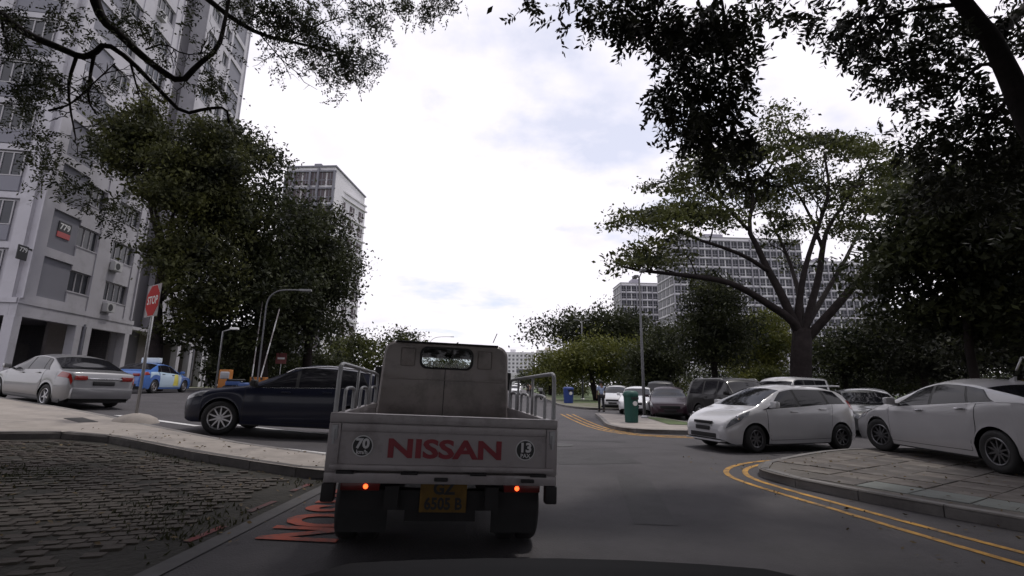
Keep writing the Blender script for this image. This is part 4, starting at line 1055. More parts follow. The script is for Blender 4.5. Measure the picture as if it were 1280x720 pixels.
FWIN = mat('far_window', (.032, .034, .044), .3, var=.85, scale=.35, spec=.3); FBR = mat('far_plum', (.085, .065, .075), .6, var=.2, scale=.3)
# plum and white block behind the dense trees
def face(name, label, pL, pR, Y, depth_deg, top, fh, cols, wall_m, colm, winm, seed, **k):
    a = at(pL, 480, Y); b_ = at(pR, 480, Y); wd = abs(b_[0] - a[0])
    return None
tower('apartment_block', 'narrow block with plum window strips behind the dense dark tree', (-37.4, 74, 0), math.radians(-4), 8.2, 13, 12, 2.95, 6, WALLG, FARW, FBR, 2, side_cols=5, parapet=.8, ww=.74, wh=.86)
tower('apartment_block', 'white slab end rising behind the plum striped block', (-29.4, 76, 0), math.radians(76), 8.5, 9, 11, 2.95, 3, FARW, FARW, FBR, 4, side_cols=3, ww=.45, wh=.55, fins=False)
# blocks beyond the spreading tree
tower('apartment_block', 'grey and white block with many windows behind the spreading tree', (50.0, 145, 0), math.radians(3), 42, 14, 16, 2.95, 20, FARG, FARW, FWIN, 5, side_cols=4)
tower('apartment_block', 'block with a plain end wall at the right of the spreading tree trunk', (94.0, 152, 0), math.radians(-3), 26, 14, 14, 2.95, 12, FARG, FARW, FWIN, 6, side_cols=3)
tower('apartment_block', 'lower white block standing clear behind the lamp post', (43.5, 188, 0), math.radians(2), 19, 12, 14, 2.95, 9, FARG, FARW, FWIN, 7, side_cols=3)
# far white block at the end of the road
tower('apartment_block', 'long low white block far away at the end of the road', (-9, 380, 0), math.radians(0), 28, 12, 8, 3.0, 9, FARW, FARW, FWIN, 9, side_cols=2, fins=False, base=2, ww=.5, wh=.5)
tower('apartment_block', 'cream block far away beside the long white block', (20, 372, 0), math.radians(0), 22, 12, 8, 3.1, 7, mat('far_cream', (.48, .44, .38), .8), FARW, FWIN, 10, side_cols=2, fins=False, base=2.5, ww=.5, wh=.5)
q = MB(); q.box(0, 16, 0, 6, 0, 12); q.box(-.2, 16.2, -.2, 6.2, 12, 12.4); q.cur = 1
for k in range(5): q.box(1 + k * 3, 3 + k * 3, -.05, 0, 4, 8)
hall = q.build('low_hall', [mat('hall_grey', (.12, .12, .14), .8), FWIN], loc=(4, 330, 0)); tag(hall, 'dark grey low hall in front of the far white blocks', 'building')
q = MB(); q.box(0, 30, 0, 8, 0, 6.5); q.prism([(-.5, 6.5), (30.5, 6.5), (30.5, 7.0), (15, 8.6), (-.5, 7.0)], -.4, 8.4, 'y')
sh = q.build('low_shed', mat('shed_white', (.5, .5, .5), .7), loc=(-6, 262, 0)); tag(sh, 'low white roofed shed at the end of the road', 'building')
#PART4
# ------------------------------------------------------------------ trees
def leaf_cloud(C, n_per, spread, size, rng, hang=.35, aspect=.5):
    """n_per leaf faces about each cluster centre"""
    C = np.asarray(C, float); k = len(C); N = k * n_per
    c = np.repeat(C, n_per, 0) + rng.normal(0, 1, (N, 3)) * np.asarray(spread)
    a = rng.normal(0, 1, (N, 3)); a[:, 2] -= hang; a /= np.linalg.norm(a, axis=1)[:, None]
    b = np.cross(a, rng.normal(0, 1, (N, 3))); b /= np.linalg.norm(b, axis=1)[:, None] + 1e-9
    s = size * (.45 + 1.15 * rng.random(N) ** 1.6)[:, None]; a *= s; b *= s * aspect
    V = np.stack([c - a * .5, c + b * .5, c + a * .5, c - b * .5], 1).reshape(-1, 3)
    return V
def sprays(C, n_per, length, size, rng, droop=.5):
    """drooping compound leaves: pairs of leaflets along short stalks"""
    out = []
    C = np.asarray(C, float); k = len(C)
    for c in C:
        for _ in range(n_per):
            d = rng.normal(0, 1, 3); d[2] = d[2] * .5 - droop; d /= np.linalg.norm(d)
            L = length * rng.uniform(.6, 1.3); s0 = c + rng.normal(0, .10, 3)
            sd = np.cross(d, rng.normal(0, 1, 3)); sd /= np.linalg.norm(sd) + 1e-9
            m = 5; e_ = s0 + d * L - np.array([0, 0, .25 * L]); st_ = sd * .004; out.append([s0 - st_, s0 + st_, e_ + st_ * .5, e_ - st_ * .5])
            for t in np.linspace(.15, 1, m):
                p = s0 + d * L * t - np.array([0, 0, .25 * L * t * t])
                for sg in (-1, 1):
                    ax = sd * sg * .8 + d * .55 + rng.normal(0, .2, 3); ax /= np.linalg.norm(ax); ax *= size * rng.uniform(.7, 1.25)
                    bx = np.cross(ax, rng.normal(0, 1, 3)); bx /= np.linalg.norm(bx) + 1e-9; bx *= size * .42
                    out.append([p, p + ax * .5 + bx * .5, p + ax, p + ax * .5 - bx * .5])
    return np.asarray(out).reshape(-1, 3)

def bend(a, b, rng, n=6, wob=.06, sag=0.0):
    a = np.asarray(a, float); b = np.asarray(b, float); L = np.linalg.norm(b - a); P = []
    off = np.zeros(3)
    for t in np.linspace(0, 1, n + 1):
        P.append(a + (b - a) * t + off * math.sin(math.pi * t) + np.array([0, 0, sag * L * math.sin(math.pi * t)]))
        off = off + rng.normal(0, wob * L / n * 1.6, 3)
    return P

def shade_canopy(rng, x0, x1, n=2200):
    """unseen leaf clusters added above the frame to shade the foreground"""
    C = np.stack([rng.uniform(x0, x1, n), rng.uniform(-9, 12, n), rng.uniform(7.2, 12.5, n)], 1); keep = []
    for c in C:
        if pix(c)[1] < -100 and math.sin(c[0] * 1.1 + 2) * math.sin(c[1] * 1.0) > -.55: keep.append(c)
    return keep

class Tree:
    def __init__(s, name, label, base, seed, leafm, group=None, cat='tree'):
        s.rng = np.random.default_rng(seed); s.root = tag(empty(name, base), label, cat, group); s.b = np.asarray(base, float)
        s.mb = MB(); s.V = []; s.leafm = leafm
    def limb(s, P, r0, r1, n=7):
        P = [np.asarray(p, float) - s.b for p in P]; k = len(P); s.mb.tube(P, [r0 + (r1 - r0) * i / (k - 1) for i in range(k)], n); return P
    def foliage(s, V): s.V.append(V - s.b)
    def twigs(s, P, r, n, length, spread=.5, up=.2, start=.25, leaf=None):
        """side branches along a limb; returns their tips"""
        P = [np.asarray(p, float) for p in P]; tips = []; L = np.cumsum([0] + [np.linalg.norm(b - a) for a, b in zip(P, P[1:])])
        for _ in range(n):
            q = L[-1] * (start + (1 - start) * s.rng.random()); i = min(max(0, int(np.searchsorted(L, q)) - 1), len(P) - 2)
            t = (q - L[i]) / (L[i + 1] - L[i] + 1e-9); p = P[i] + (P[i + 1] - P[i]) * t
            d = (P[i + 1] - P[i]); d /= np.linalg.norm(d) + 1e-9
            v = d * .5 + s.rng.normal(0, spread, 3) + np.array([0, 0, up]); v /= np.linalg.norm(v)
            e = p + v * length * s.rng.uniform(.5, 1.2); Q = bend(p, e, s.rng, 5, .16); s.limb(Q, r, r * .35, 5); tips.append(e)
            for m in (2, 3, 4):
                if s.rng.random() < .75:
                    v2 = v + s.rng.normal(0, .7, 3); v2 /= np.linalg.norm(v2); e2 = Q[m] + v2 * length * s.rng.uniform(.25, .6)
                    s.limb(bend(Q[m], e2, s.rng, 3, .15), r * .5, r * .2, 4); tips.append(e2)
        return tips
    def done(s, smooth=True):
        s.mb.build('trunk', BARK, s.root, True)
        if s.V:
            V = np.concatenate(s.V); n = len(V) // 4
            link('crown', raw_mesh('crown', V, np.arange(4 * n).reshape(-1, 4), s.leafm), s.root)
        return s.root

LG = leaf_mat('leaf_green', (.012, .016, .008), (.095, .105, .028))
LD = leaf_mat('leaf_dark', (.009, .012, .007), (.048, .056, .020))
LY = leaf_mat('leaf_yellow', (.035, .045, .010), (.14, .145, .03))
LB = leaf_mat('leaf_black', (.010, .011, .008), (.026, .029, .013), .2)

def blob_tree(name, label, base, trunk_top, r, blobs, seed, leafm, n_cl, n_leaf, size, cl=.55, group=None, branches=12, hang=.35, shell=.55, cat='tree'):
    """blobs: (x, y, z, rx, ry, rz) ellipsoids that the crown fills unevenly"""
    t = Tree(name, label, base, seed, leafm, group, cat); rng = t.rng
    t.limb(bend(base, trunk_top, rng, 6, .04), r, r * .62, 9)
    B = np.array(blobs, float); vol = B[:, 3] * B[:, 4] * B[:, 5]; pick = rng.choice(len(B), n_cl, p=vol / vol.sum())
    ns = max(24, n_cl // 7); sup = rng.choice(len(B), ns, p=vol / vol.sum())
    d = rng.normal(0, 1, (ns, 3)); d /= np.linalg.norm(d, axis=1)[:, None]; rad = rng.uniform(shell, 1.0, ns) ** .7
    S_ = B[sup, :3] + d * rad[:, None] * B[sup, 3:] * (1 + .16 * rng.normal(0, 1, (ns, 1)))
    C = S_[rng.integers(0, ns, n_cl)] + rng.normal(0, 1, (n_cl, 3)) * np.array([1.35, 1.35, .8]) * cl
    for i in range(branches):
        c = C[rng.integers(n_cl)]; p = np.asarray(base) + (np.asarray(trunk_top) - base) * rng.uniform(.7, 1)
        Q = bend(p, p + (c - p) * .93, rng, 6, .08, .05); t.limb(Q, r * .36, r * .06, 6)
        for m in (3, 4, 5):
            c2 = C[np.argmin(np.linalg.norm(C - Q[m], axis=1) + rng.uniform(0, 1.5, n_cl))]; t.limb(bend(Q[m], c2, rng, 4, .1), r * .14, r * .03, 5)
    t.foliage(leaf_cloud(C, n_leaf, (cl, cl, cl * .62), size, rng, hang)); return t.done()

# --- spreading tree on the right
def P(px, py, Y): return at(px, py, Y)
Yt = 27.0
base = P(1001, 500, Yt); base[2] = 0.0
T = Tree('rain_tree', 'large spreading tree with forked bare limbs behind the white hatchback', base, 11, LG)
T.limb([base + np.array([0, 0, -.1]), base + np.array([0, 0, .5]), P(1001, 450, Yt), P(1003, 412, Yt)], .62, .50, 12)
limbs = [([(1003, 420, 27), (988, 398, 26.8), (960, 380, 26.5), (935, 364, 26), (906, 351, 25.6), (871, 346, 25), (845, 343, 24.6), (800, 338, 24), (777, 333, 23.6)], .26, .05),
         ([(1000, 420, 27), (990, 398, 27), (976, 366, 27.2), (958, 334, 27.6), (945, 305, 28), (935, 287, 28.2), (943, 240, 28.5), (930, 205, 29)], .30, .06),
         ([(962, 340, 27.5), (932, 320, 27), (897, 307, 26.5), (871, 299, 26), (835, 283, 25.5), (805, 276, 25)], .14, .04),
         ([(1002, 420, 27), (996, 398, 27), (1003, 350, 27), (1008, 328, 27), (1022, 285, 27), (1038, 240, 26.6), (1030, 190, 26)], .24, .05),
         ([(1004, 420, 27), (1011, 392, 27.4), (1024, 345, 28), (1028, 310, 28.4), (1034, 285, 28.8), (1062, 245, 29.2), (1090, 195, 30)], .27, .05),
         ([(1006, 426, 27), (1017, 414, 26.7), (1055, 372, 26), (1095, 322, 25), (1125, 296, 24.4), (1165, 272, 23.8), (1210, 255, 23)], .30, .06),
         ([(943, 240, 28.5), (965, 205, 28.6), (990, 168, 28.6)], .10, .03), ([(1028, 310, 28.4), (1010, 262, 30), (985, 225, 31)], .12, .04),
         ([(1003, 415, 27), (1000, 370, 29), (985, 320, 32), (960, 270, 35)], .2, .05), ([(1003, 415, 27), (1030, 370, 29), (1065, 310, 32), (1090, 250, 35)], .2, .05),
         ([(935, 287, 28.2), (905, 255, 27.6), (875, 235, 27), (850, 222, 26.5)], .12, .03)]
cl = []
for pts, r0, r1 in limbs:
    Q = smooth_line([P(*p) for p in pts], 1); T.limb(Q, r0, r1, 8)
    cl += T.twigs(Q, .05, 6, 2.2, .55, .45, .5)
extra = [(800, 275, 25, 14), (835, 268, 25.5, 16), (870, 262, 26, 14), (790, 330, 23.8, 10), (830, 325, 24.5, 10), (880, 215, 27, 22), (920, 195, 28, 22), (960, 190, 28.5, 22), (1000, 175, 28.5, 22), (1040, 180, 27, 22), (1080, 190, 29, 22), (1110, 215, 29, 20), (930, 235, 30, 18), (1000, 215, 31, 20), (1060, 235, 31, 20), (1100, 260, 28, 22), (1130, 240, 26, 22), (960, 250, 33, 20), (860, 240, 26.5, 16), (905, 270, 27, 16), (1150, 280, 25, 22), (1060, 285, 30, 18), (985, 280, 30, 16), (1160, 235, 26, 20), (1130, 205, 28, 16), (1190, 262, 24, 18), (840, 262, 25.5, 8), (815, 272, 25, 8)]
for px, py, Y, s in extra:
    for _ in range(s): cl.append(P(px + T.rng.normal(0, 21), py + T.rng.normal(0, 5.5), Y + T.rng.normal(0, 1.6)))
T.foliage(leaf_cloud(cl, 62, (.40, .40, .12), .23, T.rng, .1)); T.done()

# --- overhanging tree at upper right
base = np.array([9.8, 7.2, .12])
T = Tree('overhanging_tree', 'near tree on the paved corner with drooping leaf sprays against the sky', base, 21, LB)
T.limb([base + np.array([0, 0, -.1]), (9.75, 7.2, 1.5), (9.5, 7.25, 3.6), P(1330, 230, 7.4), P(1285, 150, 7.6), P(1262, 95, 7.7), P(1240, 50, 7.8), P(1205, 5, 7.8), P(1150, -70, 7.6), P(1050, -160, 7.0)], .24, .10, 12)
ml = [([(1262, 95, 7.7), (1230, 75, 8.2), (1205, 100, 8.8), (1180, 135, 9.2)], .05), ([(1270, 115, 7.6), (1235, 150, 8.4), (1205, 180, 9)], .05),
      ([(1205, 5, 7.8), (1150, 10, 8.2), (1100, 25, 8.6), (1060, 20, 9)], .05), ([(1150, -70, 7.6), (1050, -60, 7.6), (960, -40, 7.8), (900, -10, 8), (870, 40, 8.2)], .06),
      ([(960, -40, 7.8), (880, -50, 7.8), (800, -30, 8), (770, 10, 8)], .04), ([(900, -10, 8), (915, 70, 8.2), (880, 130, 8.4), (905, 190, 8.5)], .03), ([(1050, -60, 7.6), (1000, -15, 8.2), (975, 15, 8.4)], .02),
      ([(1205, 100, 8.8), (1150, 90, 9.2), (1110, 70, 9.4)], .025), ([(1240, 50, 7.8), (1290, 0, 8.5), (1340, -60, 9)], .12), ([(1205, 180, 9), (1160, 200, 9.5), (1140, 240, 10)], .03)]
tips = []
for pts, r0 in ml:
    Q = smooth_line([P(*p) for p in pts], 1); T.limb(Q, r0, r0 * .35, 6); T.twigs(Q, .012, 4, .6, .5, -.2, .2)
near = [(770, 15, 8, 10), (800, 30, 8, 11), (840, 50, 8.2, 13), (800, 5, 8, 9), (840, 20, 8.1, 10), (880, 20, 8.1, 10), (855, 75, 8.3, 11), (890, 55, 8.2, 11), (915, 40, 8, 9), (930, 20, 8, 7), (870, 105, 8.4, 11), (845, 130, 8.4, 9), (900, 120, 8.5, 10), (925, 95, 8.3, 6), (835, 145, 8.4, 6), (880, 150, 8.4, 10), (915, 155, 8.6, 8), (860, 170, 8.5, 6), (895, 185, 8.5, 8), (930, 180, 8.6, 7), (905, 210, 8.6, 5), (940, 215, 8.6, 4), (742, 38, 8, 3), (925, 70, 8.3, 5), (700, 2, 8, 3), (645, 2, 8, 2),
        (975, 15, 8.4, 4), (1010, 15, 8.4, 4), (1050, 20, 9, 8), (1080, 45, 9, 9), (1065, 70, 9.1, 6), (1110, 40, 9, 10), (1120, 80, 9.3, 9), (1095, 95, 9.3, 5), (1150, 60, 9.2, 9), (1140, 100, 9.3, 7), (1170, 95, 9.3, 8), (1110, 5, 8.6, 8), (1160, 15, 8.6, 9), (1200, 30, 8.6, 8), (1190, 70, 9, 8), (1220, 110, 9, 8), (1195, 150, 9.2, 8), (1240, 130, 8.8, 8), (1150, 165, 9.6, 7), (1175, 190, 9.4, 9), (1230, 180, 9, 10), (1265, 165, 8.6, 10), (1215, 215, 9.2, 10), (1265, 210, 8.8, 10), (1150, 210, 9.8, 8), (1180, 240, 9.6, 9), (1240, 250, 9.2, 10), (1280, 40, 8.6, 8), (1255, 20, 8.4, 7), (1125, 130, 9.5, 4)]
cl = []
for px, py, Y, s in near:
    for _ in range(s): cl.append(P(px + T.rng.normal(0, 13), py + T.rng.normal(0, 12), Y + T.rng.normal(0, .35)))
T.foliage(sprays(cl, 5, .30, .145, T.rng, .75))
over = shade_canopy(T.rng, -.8, 15)  # out-of-view crown, put in to darken the ground below
T.foliage(leaf_cloud(over, 30, (.55, .55, .25), .30, T.rng)); 
for k in range(8): T.limb(bend(P(1050, -160, 7.0), over[k * 7], T.rng, 6, .1), .08, .02, 6)
T.done()

# --- overhanging tree at upper left
base = np.array([-12.6, 7.4, gz(-12.6) + .12])
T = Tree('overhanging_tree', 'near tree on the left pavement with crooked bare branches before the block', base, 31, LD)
fork = np.array([-12.0, 7.7, 6.2])
T.limb([base - np.array([0, 0, .1]), base + np.array([.1, 0, 2]), base + np.array([.35, .15, 4]), fork], .34, .24, 12)
ml = [([(-60, -10, 8), (0, 18, 8), (22, 36, 8), (42, 47, 8), (70, 60, 8), (98, 70, 8), (118, 67, 8), (131, 56, 8), (160, 74, 8.1), (200, 114, 8.3), (230, 143, 8.5), (258, 138, 8.6), (284, 136, 8.7), (288, 155, 8.8)], .085, .02),
      ([(60, -120, 7.2), (110, -40, 7.5), (117, 0, 7.7), (124, 28, 7.8), (150, 42, 7.9), (172, 62, 8), (196, 82, 8.1), (227, 103, 8.2), (245, 82, 8.3), (272, 60, 8.4), (277, 28, 8.5), (290, -20, 8.6)], .10, .03),
      ([(118, 67, 8), (111, 95, 8.05), (110, 125, 8.1), (121, 146, 8.2)], .035, .012), ([(94, 70, 8), (89, 100, 8.1), (88, 128, 8.1), (94, 175, 8.2)], .035, .01), ([(60, 140, 8), (88, 130, 8), (110, 105, 8), (140, 80, 8)], .02, .01),
      ([(200, -60, 8), (240, -20, 8.3), (265, 3, 8.5), (292, 25, 8.7), (325, 42, 8.9), (365, 52, 9), (410, 62, 9.2), (445, 72, 9.3)], .075, .015), ([(365, 52, 9), (400, 30, 9), (430, 20, 9.2)], .02, .008), ([(325, 42, 8.9), (355, 75, 9), (380, 95, 9)], .015, .006),
      ([(160, 74, 8.1), (168, 95, 8.2), (172, 120, 8.3)], .025, .01), ([(180, 62, 8), (205, 55, 8), (232, 66, 8.1), (256, 68, 8.2)], .018, .008), ([(0, 18, 8), (5, 50, 8), (20, 62, 8.1)], .03, .01), ([(250, -60, 8), (360, -40, 8.6), (430, -15, 9), (470, 15, 9)], .03, .01), ([(360, -40, 8.6), (480, -40, 9), (545, -5, 9)], .02, .008)]
T.limb([fork, P(-160, -60, 7.9), P(-60, -10, 8)], .16, .085, 8); T.limb([fork, P(-80, -190, 7.4), P(60, -120, 7.2)], .18, .10, 8); T.limb([P(60, -120, 7.2), P(130, -100, 7.6), P(200, -60, 8)], .09, .075, 8); T.limb([P(130, -100, 7.6), P(200, -90, 7.8), P(250, -60, 8)], .05, .03, 6)
for pts, r0, r1 in ml:
    Q = [P(p[0] + T.rng.normal(0, 1.5), p[1] + T.rng.normal(0, 1.5), p[2]) for p in pts]; Q = smooth_line(Q, 1); T.limb(Q, r0, r1, 7); T.twigs(Q, .011, 7, .55, .6, -.1, .15)
near = [(20, 20, 8, 6), (15, 60, 8, 6), (50, 85, 8.1, 7), (40, 110, 8.1, 6), (70, 110, 8.2, 5), (20, 130, 8.2, 5), (80, 15, 7.8, 4), (100, 40, 8, 3), (160, 20, 8, 4), (180, 35, 8, 4), (210, 75, 8.1, 3), (255, 60, 8.3, 3), (260, 100, 8.4, 4), (280, 115, 8.5, 4), (240, 20, 8.2, 2), (120, 110, 8.2, 4), (55, 175, 8.2, 4), (75, 215, 8.2, 4), (100, 235, 8.3, 4), (60, 200, 8.2, 3), (130, 255, 8.4, 4), (145, 270, 8.4, 3), (105, 180, 8.3, 3),
        (345, 10, 8.8, 10), (365, 30, 9, 12), (390, 15, 9, 9), (400, 50, 9.1, 10), (420, 75, 9.2, 10), (445, 70, 9.2, 9), (455, 85, 9.3, 7), (415, 95, 9.2, 6), (375, 65, 9, 6), (345, 35, 8.9, 8), (330, 15, 8.8, 7), (320, 5, 8.8, 6), (345, 70, 9, 3), (470, 20, 9, 6), (480, 8, 9, 5), (460, 30, 9, 4), (500, 0, 9, 4), (540, 10, 9, 6), (550, 5, 9, 4), (525, 5, 9, 3), (440, 5, 9, 5), (300, 10, 8.7, 5)]
cl = []
for px, py, Y, s in near:
    for _ in range(int(s * 1.5)): cl.append(P(px + T.rng.normal(0, 11), py + T.rng.normal(0, 8), Y + T.rng.normal(0, .3)))
T.foliage(sprays(cl, 6, .24, .075, T.rng, .45))
over = shade_canopy(T.rng, -15, .8)
T.foliage(leaf_cloud(over, 30, (.55, .55, .25), .30, T.rng))
for k in range(8): T.limb(bend(P(60, -120, 7.2), over[k * 7], T.rng, 6, .1), .08, .02, 6)
T.done()

# --- left trees before the blocks
def px_blob(px, py, Y, rpx, rpy, rd):
    c = P(px, py, Y); k = Y / F_PX; return (c[0], c[1], c[2], rpx * k, rd, rpy * k)
b = P(196, 470, 28); b[2] = gz(b[0])
blob_tree('street_tree', 'leafy green tree in front of the apartment block beside the stop sign', b, P(205, 330, 28), .40,
          [px_blob(240, 228, 28, 46, 46, 3), px_blob(260, 200, 28.5, 45, 40, 2), px_blob(170, 190, 27.5, 35, 38, 1.6), px_blob(165, 145, 27, 40, 25, 1.5), px_blob(235, 300, 28, 40, 35, 1.6), px_blob(270, 265, 28.5, 35, 40, 1.8), px_blob(222, 322, 27.5, 16, 26, 1.2), px_blob(215, 370, 27.5, 12, 30, .7), px_blob(252, 345, 28, 36, 44, 2.2), px_blob(236, 398, 28, 20, 26, 1.5)], 41, leaf_mat('leaf_mid', (.010, .013, .007), (.075, .080, .022)), 1050, 60, .24, .40, branches=16)
b = P(330, 474, 33); b[2] = gz(b[0]) * .9
blob_tree('street_tree', 'dense dark tall tree between the two left blocks', b, P(325, 360, 33), .42,
          [px_blob(320, 230, 33, 42, 55, 3), px_blob(300, 300, 32, 38, 70, 3), px_blob(300, 390, 31, 28, 55, 2.5), px_blob(345, 300, 33, 45, 50, 3), px_blob(300, 190, 33, 22, 28, 2), px_blob(350, 380, 33, 40, 55, 3), px_blob(285, 425, 34, 26, 34, 2.5), px_blob(325, 440, 36, 30, 28, 2.5)], 42, LD, 950, 44, .28, .55, branches=14, shell=.4)
b = P(385, 474, 38); b[2] = .3
blob_tree('street_tree', 'dense dark tree whose ragged edge stands against the sky beside the far left block', b, P(390, 380, 38), .40,
          [px_blob(390, 290, 38, 40, 35, 3), px_blob(415, 330, 38, 34, 45, 3), px_blob(380, 360, 37, 45, 55, 3), px_blob(410, 390, 38, 26, 32, 2.5), px_blob(360, 420, 37, 30, 40, 2.5)], 43, LD, 620, 44, .30, .6, branches=14, shell=.4)
b = P(462, 476, 60); b[2] = .15
blob_tree('street_tree', 'low spreading green tree seen left of the lorry cab', b, P(462, 455, 60), .28,
          [px_blob(440, 438, 60, 26, 16, 2.5), px_blob(470, 430, 60, 28, 14, 2.5), px_blob(500, 428, 62, 20, 9, 2), px_blob(455, 452, 58, 34, 14, 2.5)], 44, LG, 240, 34, .36, .6, hang=.1)
b = P(540, 478, 80); b[2] = 0
blob_tree('street_tree', 'far tree seen through the cab window of the lorry', b, P(540, 466, 80), .28, [px_blob(535, 458, 80, 40, 12, 3), px_blob(575, 462, 85, 22, 9, 3)], 45, LG, 150, 30, .45, .8)

# --- unseen trees added behind the camera car to block sky light
for k, (x, y) in enumerate(((-10.5, -7), (-3.6, -13), (5.0, -13.5), (12.5, -7), (14, 2.5), (-15.5, 0))):
    b = np.array([x, y, gz(x)])
    blob_tree('street_tree', 'unseen broad tree added behind the black bonnet to block sky light', b, b + np.array([0, 0, 4.2]), .3, [(x, y, 7, 4.2, 4.0, 3.2), (x + 1.5, y + 1, 5.5, 3.4, 3.2, 2.2), (x - 1.6, y - 1, 5.6, 3.4, 3.2, 2.4)], 70 + k, LD, 420, 22, .5, .7, 'unseen trees added to shade the road', branches=8)

# --- right: dark near tree, mid-distance trees
b = P(1206, 470, 15.5); b[2] = 0
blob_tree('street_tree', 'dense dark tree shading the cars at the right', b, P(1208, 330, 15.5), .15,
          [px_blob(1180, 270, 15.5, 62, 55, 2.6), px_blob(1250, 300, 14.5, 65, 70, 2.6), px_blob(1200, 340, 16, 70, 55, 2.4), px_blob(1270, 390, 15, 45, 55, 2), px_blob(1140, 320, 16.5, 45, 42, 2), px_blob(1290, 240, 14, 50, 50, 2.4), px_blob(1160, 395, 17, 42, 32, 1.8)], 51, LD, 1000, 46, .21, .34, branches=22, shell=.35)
mid = [('broad dark umbrella-crowned tree beyond the lamp posts', (745, 495, 62), [(735, 412, 62, 55, 17, 4), (775, 408, 62, 42, 17, 4), (700, 418, 60, 20, 12, 3), (760, 425, 64, 50, 14, 4)], LD, 420, .42),
       ('yellow-green rounded tree behind the walking person', (745, 495, 46), [(735, 440, 46, 38, 20, 2.5), (715, 455, 46, 28, 16, 2.2), (765, 450, 47, 30, 22, 2.5), (790, 445, 48, 26, 26, 2.5)], LY, 420, .28),
       ('small yellow-green tree at the kerb of the verge', (688, 495, 70), [(688, 458, 70, 22, 16, 2.5), (700, 470, 70, 26, 12, 2.5)], LY, 200, .34),
       ('dark rounded tree behind the tall lamp post', (838, 490, 40), [(830, 440, 40, 32, 30, 2.5), (815, 460, 40, 26, 18, 2)], LD, 380, .26),
       ('upright dark green tree before the far grey block', (893, 490, 33), [(893, 388, 33, 40, 32, 2.2), (880, 420, 33, 42, 28, 2.2), (905, 430, 33, 34, 30, 2.2), (895, 362, 33, 20, 16, 1.5)], LD, 520, .22),
       ('yellowish tree beside the fork of the spreading tree', (960, 490, 42), [(955, 420, 42, 26, 26, 2.2), (965, 440, 42, 30, 22, 2.2), (945, 455, 42, 30, 16, 2)], LY, 320, .26),
       ('shady tree to the right of the forked trunk', (1060, 490, 36), [(1050, 440, 36, 36, 26, 2.4), (1085, 430, 35, 34, 30, 2.4), (1110, 450, 34, 40, 24, 2.4)], LD, 440, .26),
       ('shady tree behind the pearl liftback', (1160, 490, 30), [(1150, 435, 30, 40, 30, 2.4), (1190, 440, 30, 42, 30, 2.4), (1225, 445, 28, 42, 28, 2.2)], LB, 460, .24),
       ('tree at the edge of the dark grove', (1275, 490, 22), [(1265, 420, 22, 40, 40, 2.2), (1310, 420, 21, 40, 50, 2.2)], LB, 320, .22)]
for k, (lab, bs, bl, lm, n, sz) in enumerate(mid):
    b = P(*bs); b[2] = 0; B_ = [px_blob(*q) for q in bl]
    top = np.array([B_[0][0], B_[0][1], max(1.6, B_[0][2] - B_[0][5] * .5)])
    blob_tree('street_tree', lab, b, top, .18 + sz * .25, B_, 60 + k, lm, n, 40, sz, sz * 2.0, 'trees beyond the car park', branches=10, shell=.35)
# hedges and shrubs
def shrub(label, spec, seed, lm, n=130, sz=.16):
    B_ = [px_blob(*q) for q in spec]; b = np.array([B_[0][0], B_[0][1], 0]); 
    t = Tree('shrub', label, b, seed, lm, 'shrubs round the car park', 'shrub'); rng = t.rng; C = []
    for q in B_:
        for _ in range(n):
            d = rng.normal(0, 1, 3); d /= np.linalg.norm(d); p = np.array(q[:3]) + d * np.array(q[3:]) * rng.uniform(.4, 1); p[2] = max(p[2], .12); C.append(p)
    for k in range(7): t.limb(bend(b, C[k * 5 % len(C)], rng, 4, .1), .03, .01, 5)
    t.foliage(leaf_cloud(C, 26, (sz * 1.8,) * 3, sz, rng)); t.done()
shrub('low green shrub at the foot of the trees beyond the parked plum saloon', [(800, 480, 44, 34, 12, 1.5), (840, 484, 44, 30, 10, 1.5)], 81, LG)
shrub('yellow-green shrub showing above the white van roof', [(955, 470, 38, 14, 10, 1.2), (940, 478, 38, 16, 8, 1.2)], 82, LY)
shrub('dark shrubs along the far car park edge right of the trunk', [(1060, 478, 40, 34, 12, 1.5), (1110, 478, 38, 34, 12, 1.5), (1160, 478, 36, 34, 14, 1.5)], 83, LD, 170, .2)
shrub('small shrub on the verge near the blue bin', [(688, 487, 80, 20, 6, 1.5), (720, 487, 75, 20, 7, 1.5)], 84, LG, 120, .25)
shrub('dark dense shrubbery under the tall trees beyond the orange barriers', [(290, 462, 44, 30, 16, 2), (330, 462, 44, 34, 18, 2), (370, 462, 46, 34, 16, 2), (405, 462, 46, 30, 14, 2)], 86, LD, 260, .28)
shrub('dark clipped shrub far down the road', [(655, 474, 200, 10, 6, 3), (672, 474, 190, 12, 6, 3)], 85, LD, 110, .6)
far = Tree('far_wood', 'green belt of trees closing the view far beyond the car park', np.array([0., 200., 0.]), 91, LD)
C = []
for _ in range(1500):
    x = far.rng.uniform(12, 190); y = far.rng.uniform(95, 125) + x * .12; C.append((x, y, abs(far.rng.normal(0, 1)) * 2.6 + 1.0 + 2.5 * math.sin(x * .3) ** 2))
for _ in range(900):
    x = far.rng.uniform(-150, -12); y = far.rng.uniform(110, 140); C.append((x, y, abs(far.rng.normal(0, 1)) * 3 + 1.0))
far.foliage(leaf_cloud(C, 26, (1.3, 1.3, .9), .7, far.rng)); r_ = far.done(); r_['kind'] = 'stuff'
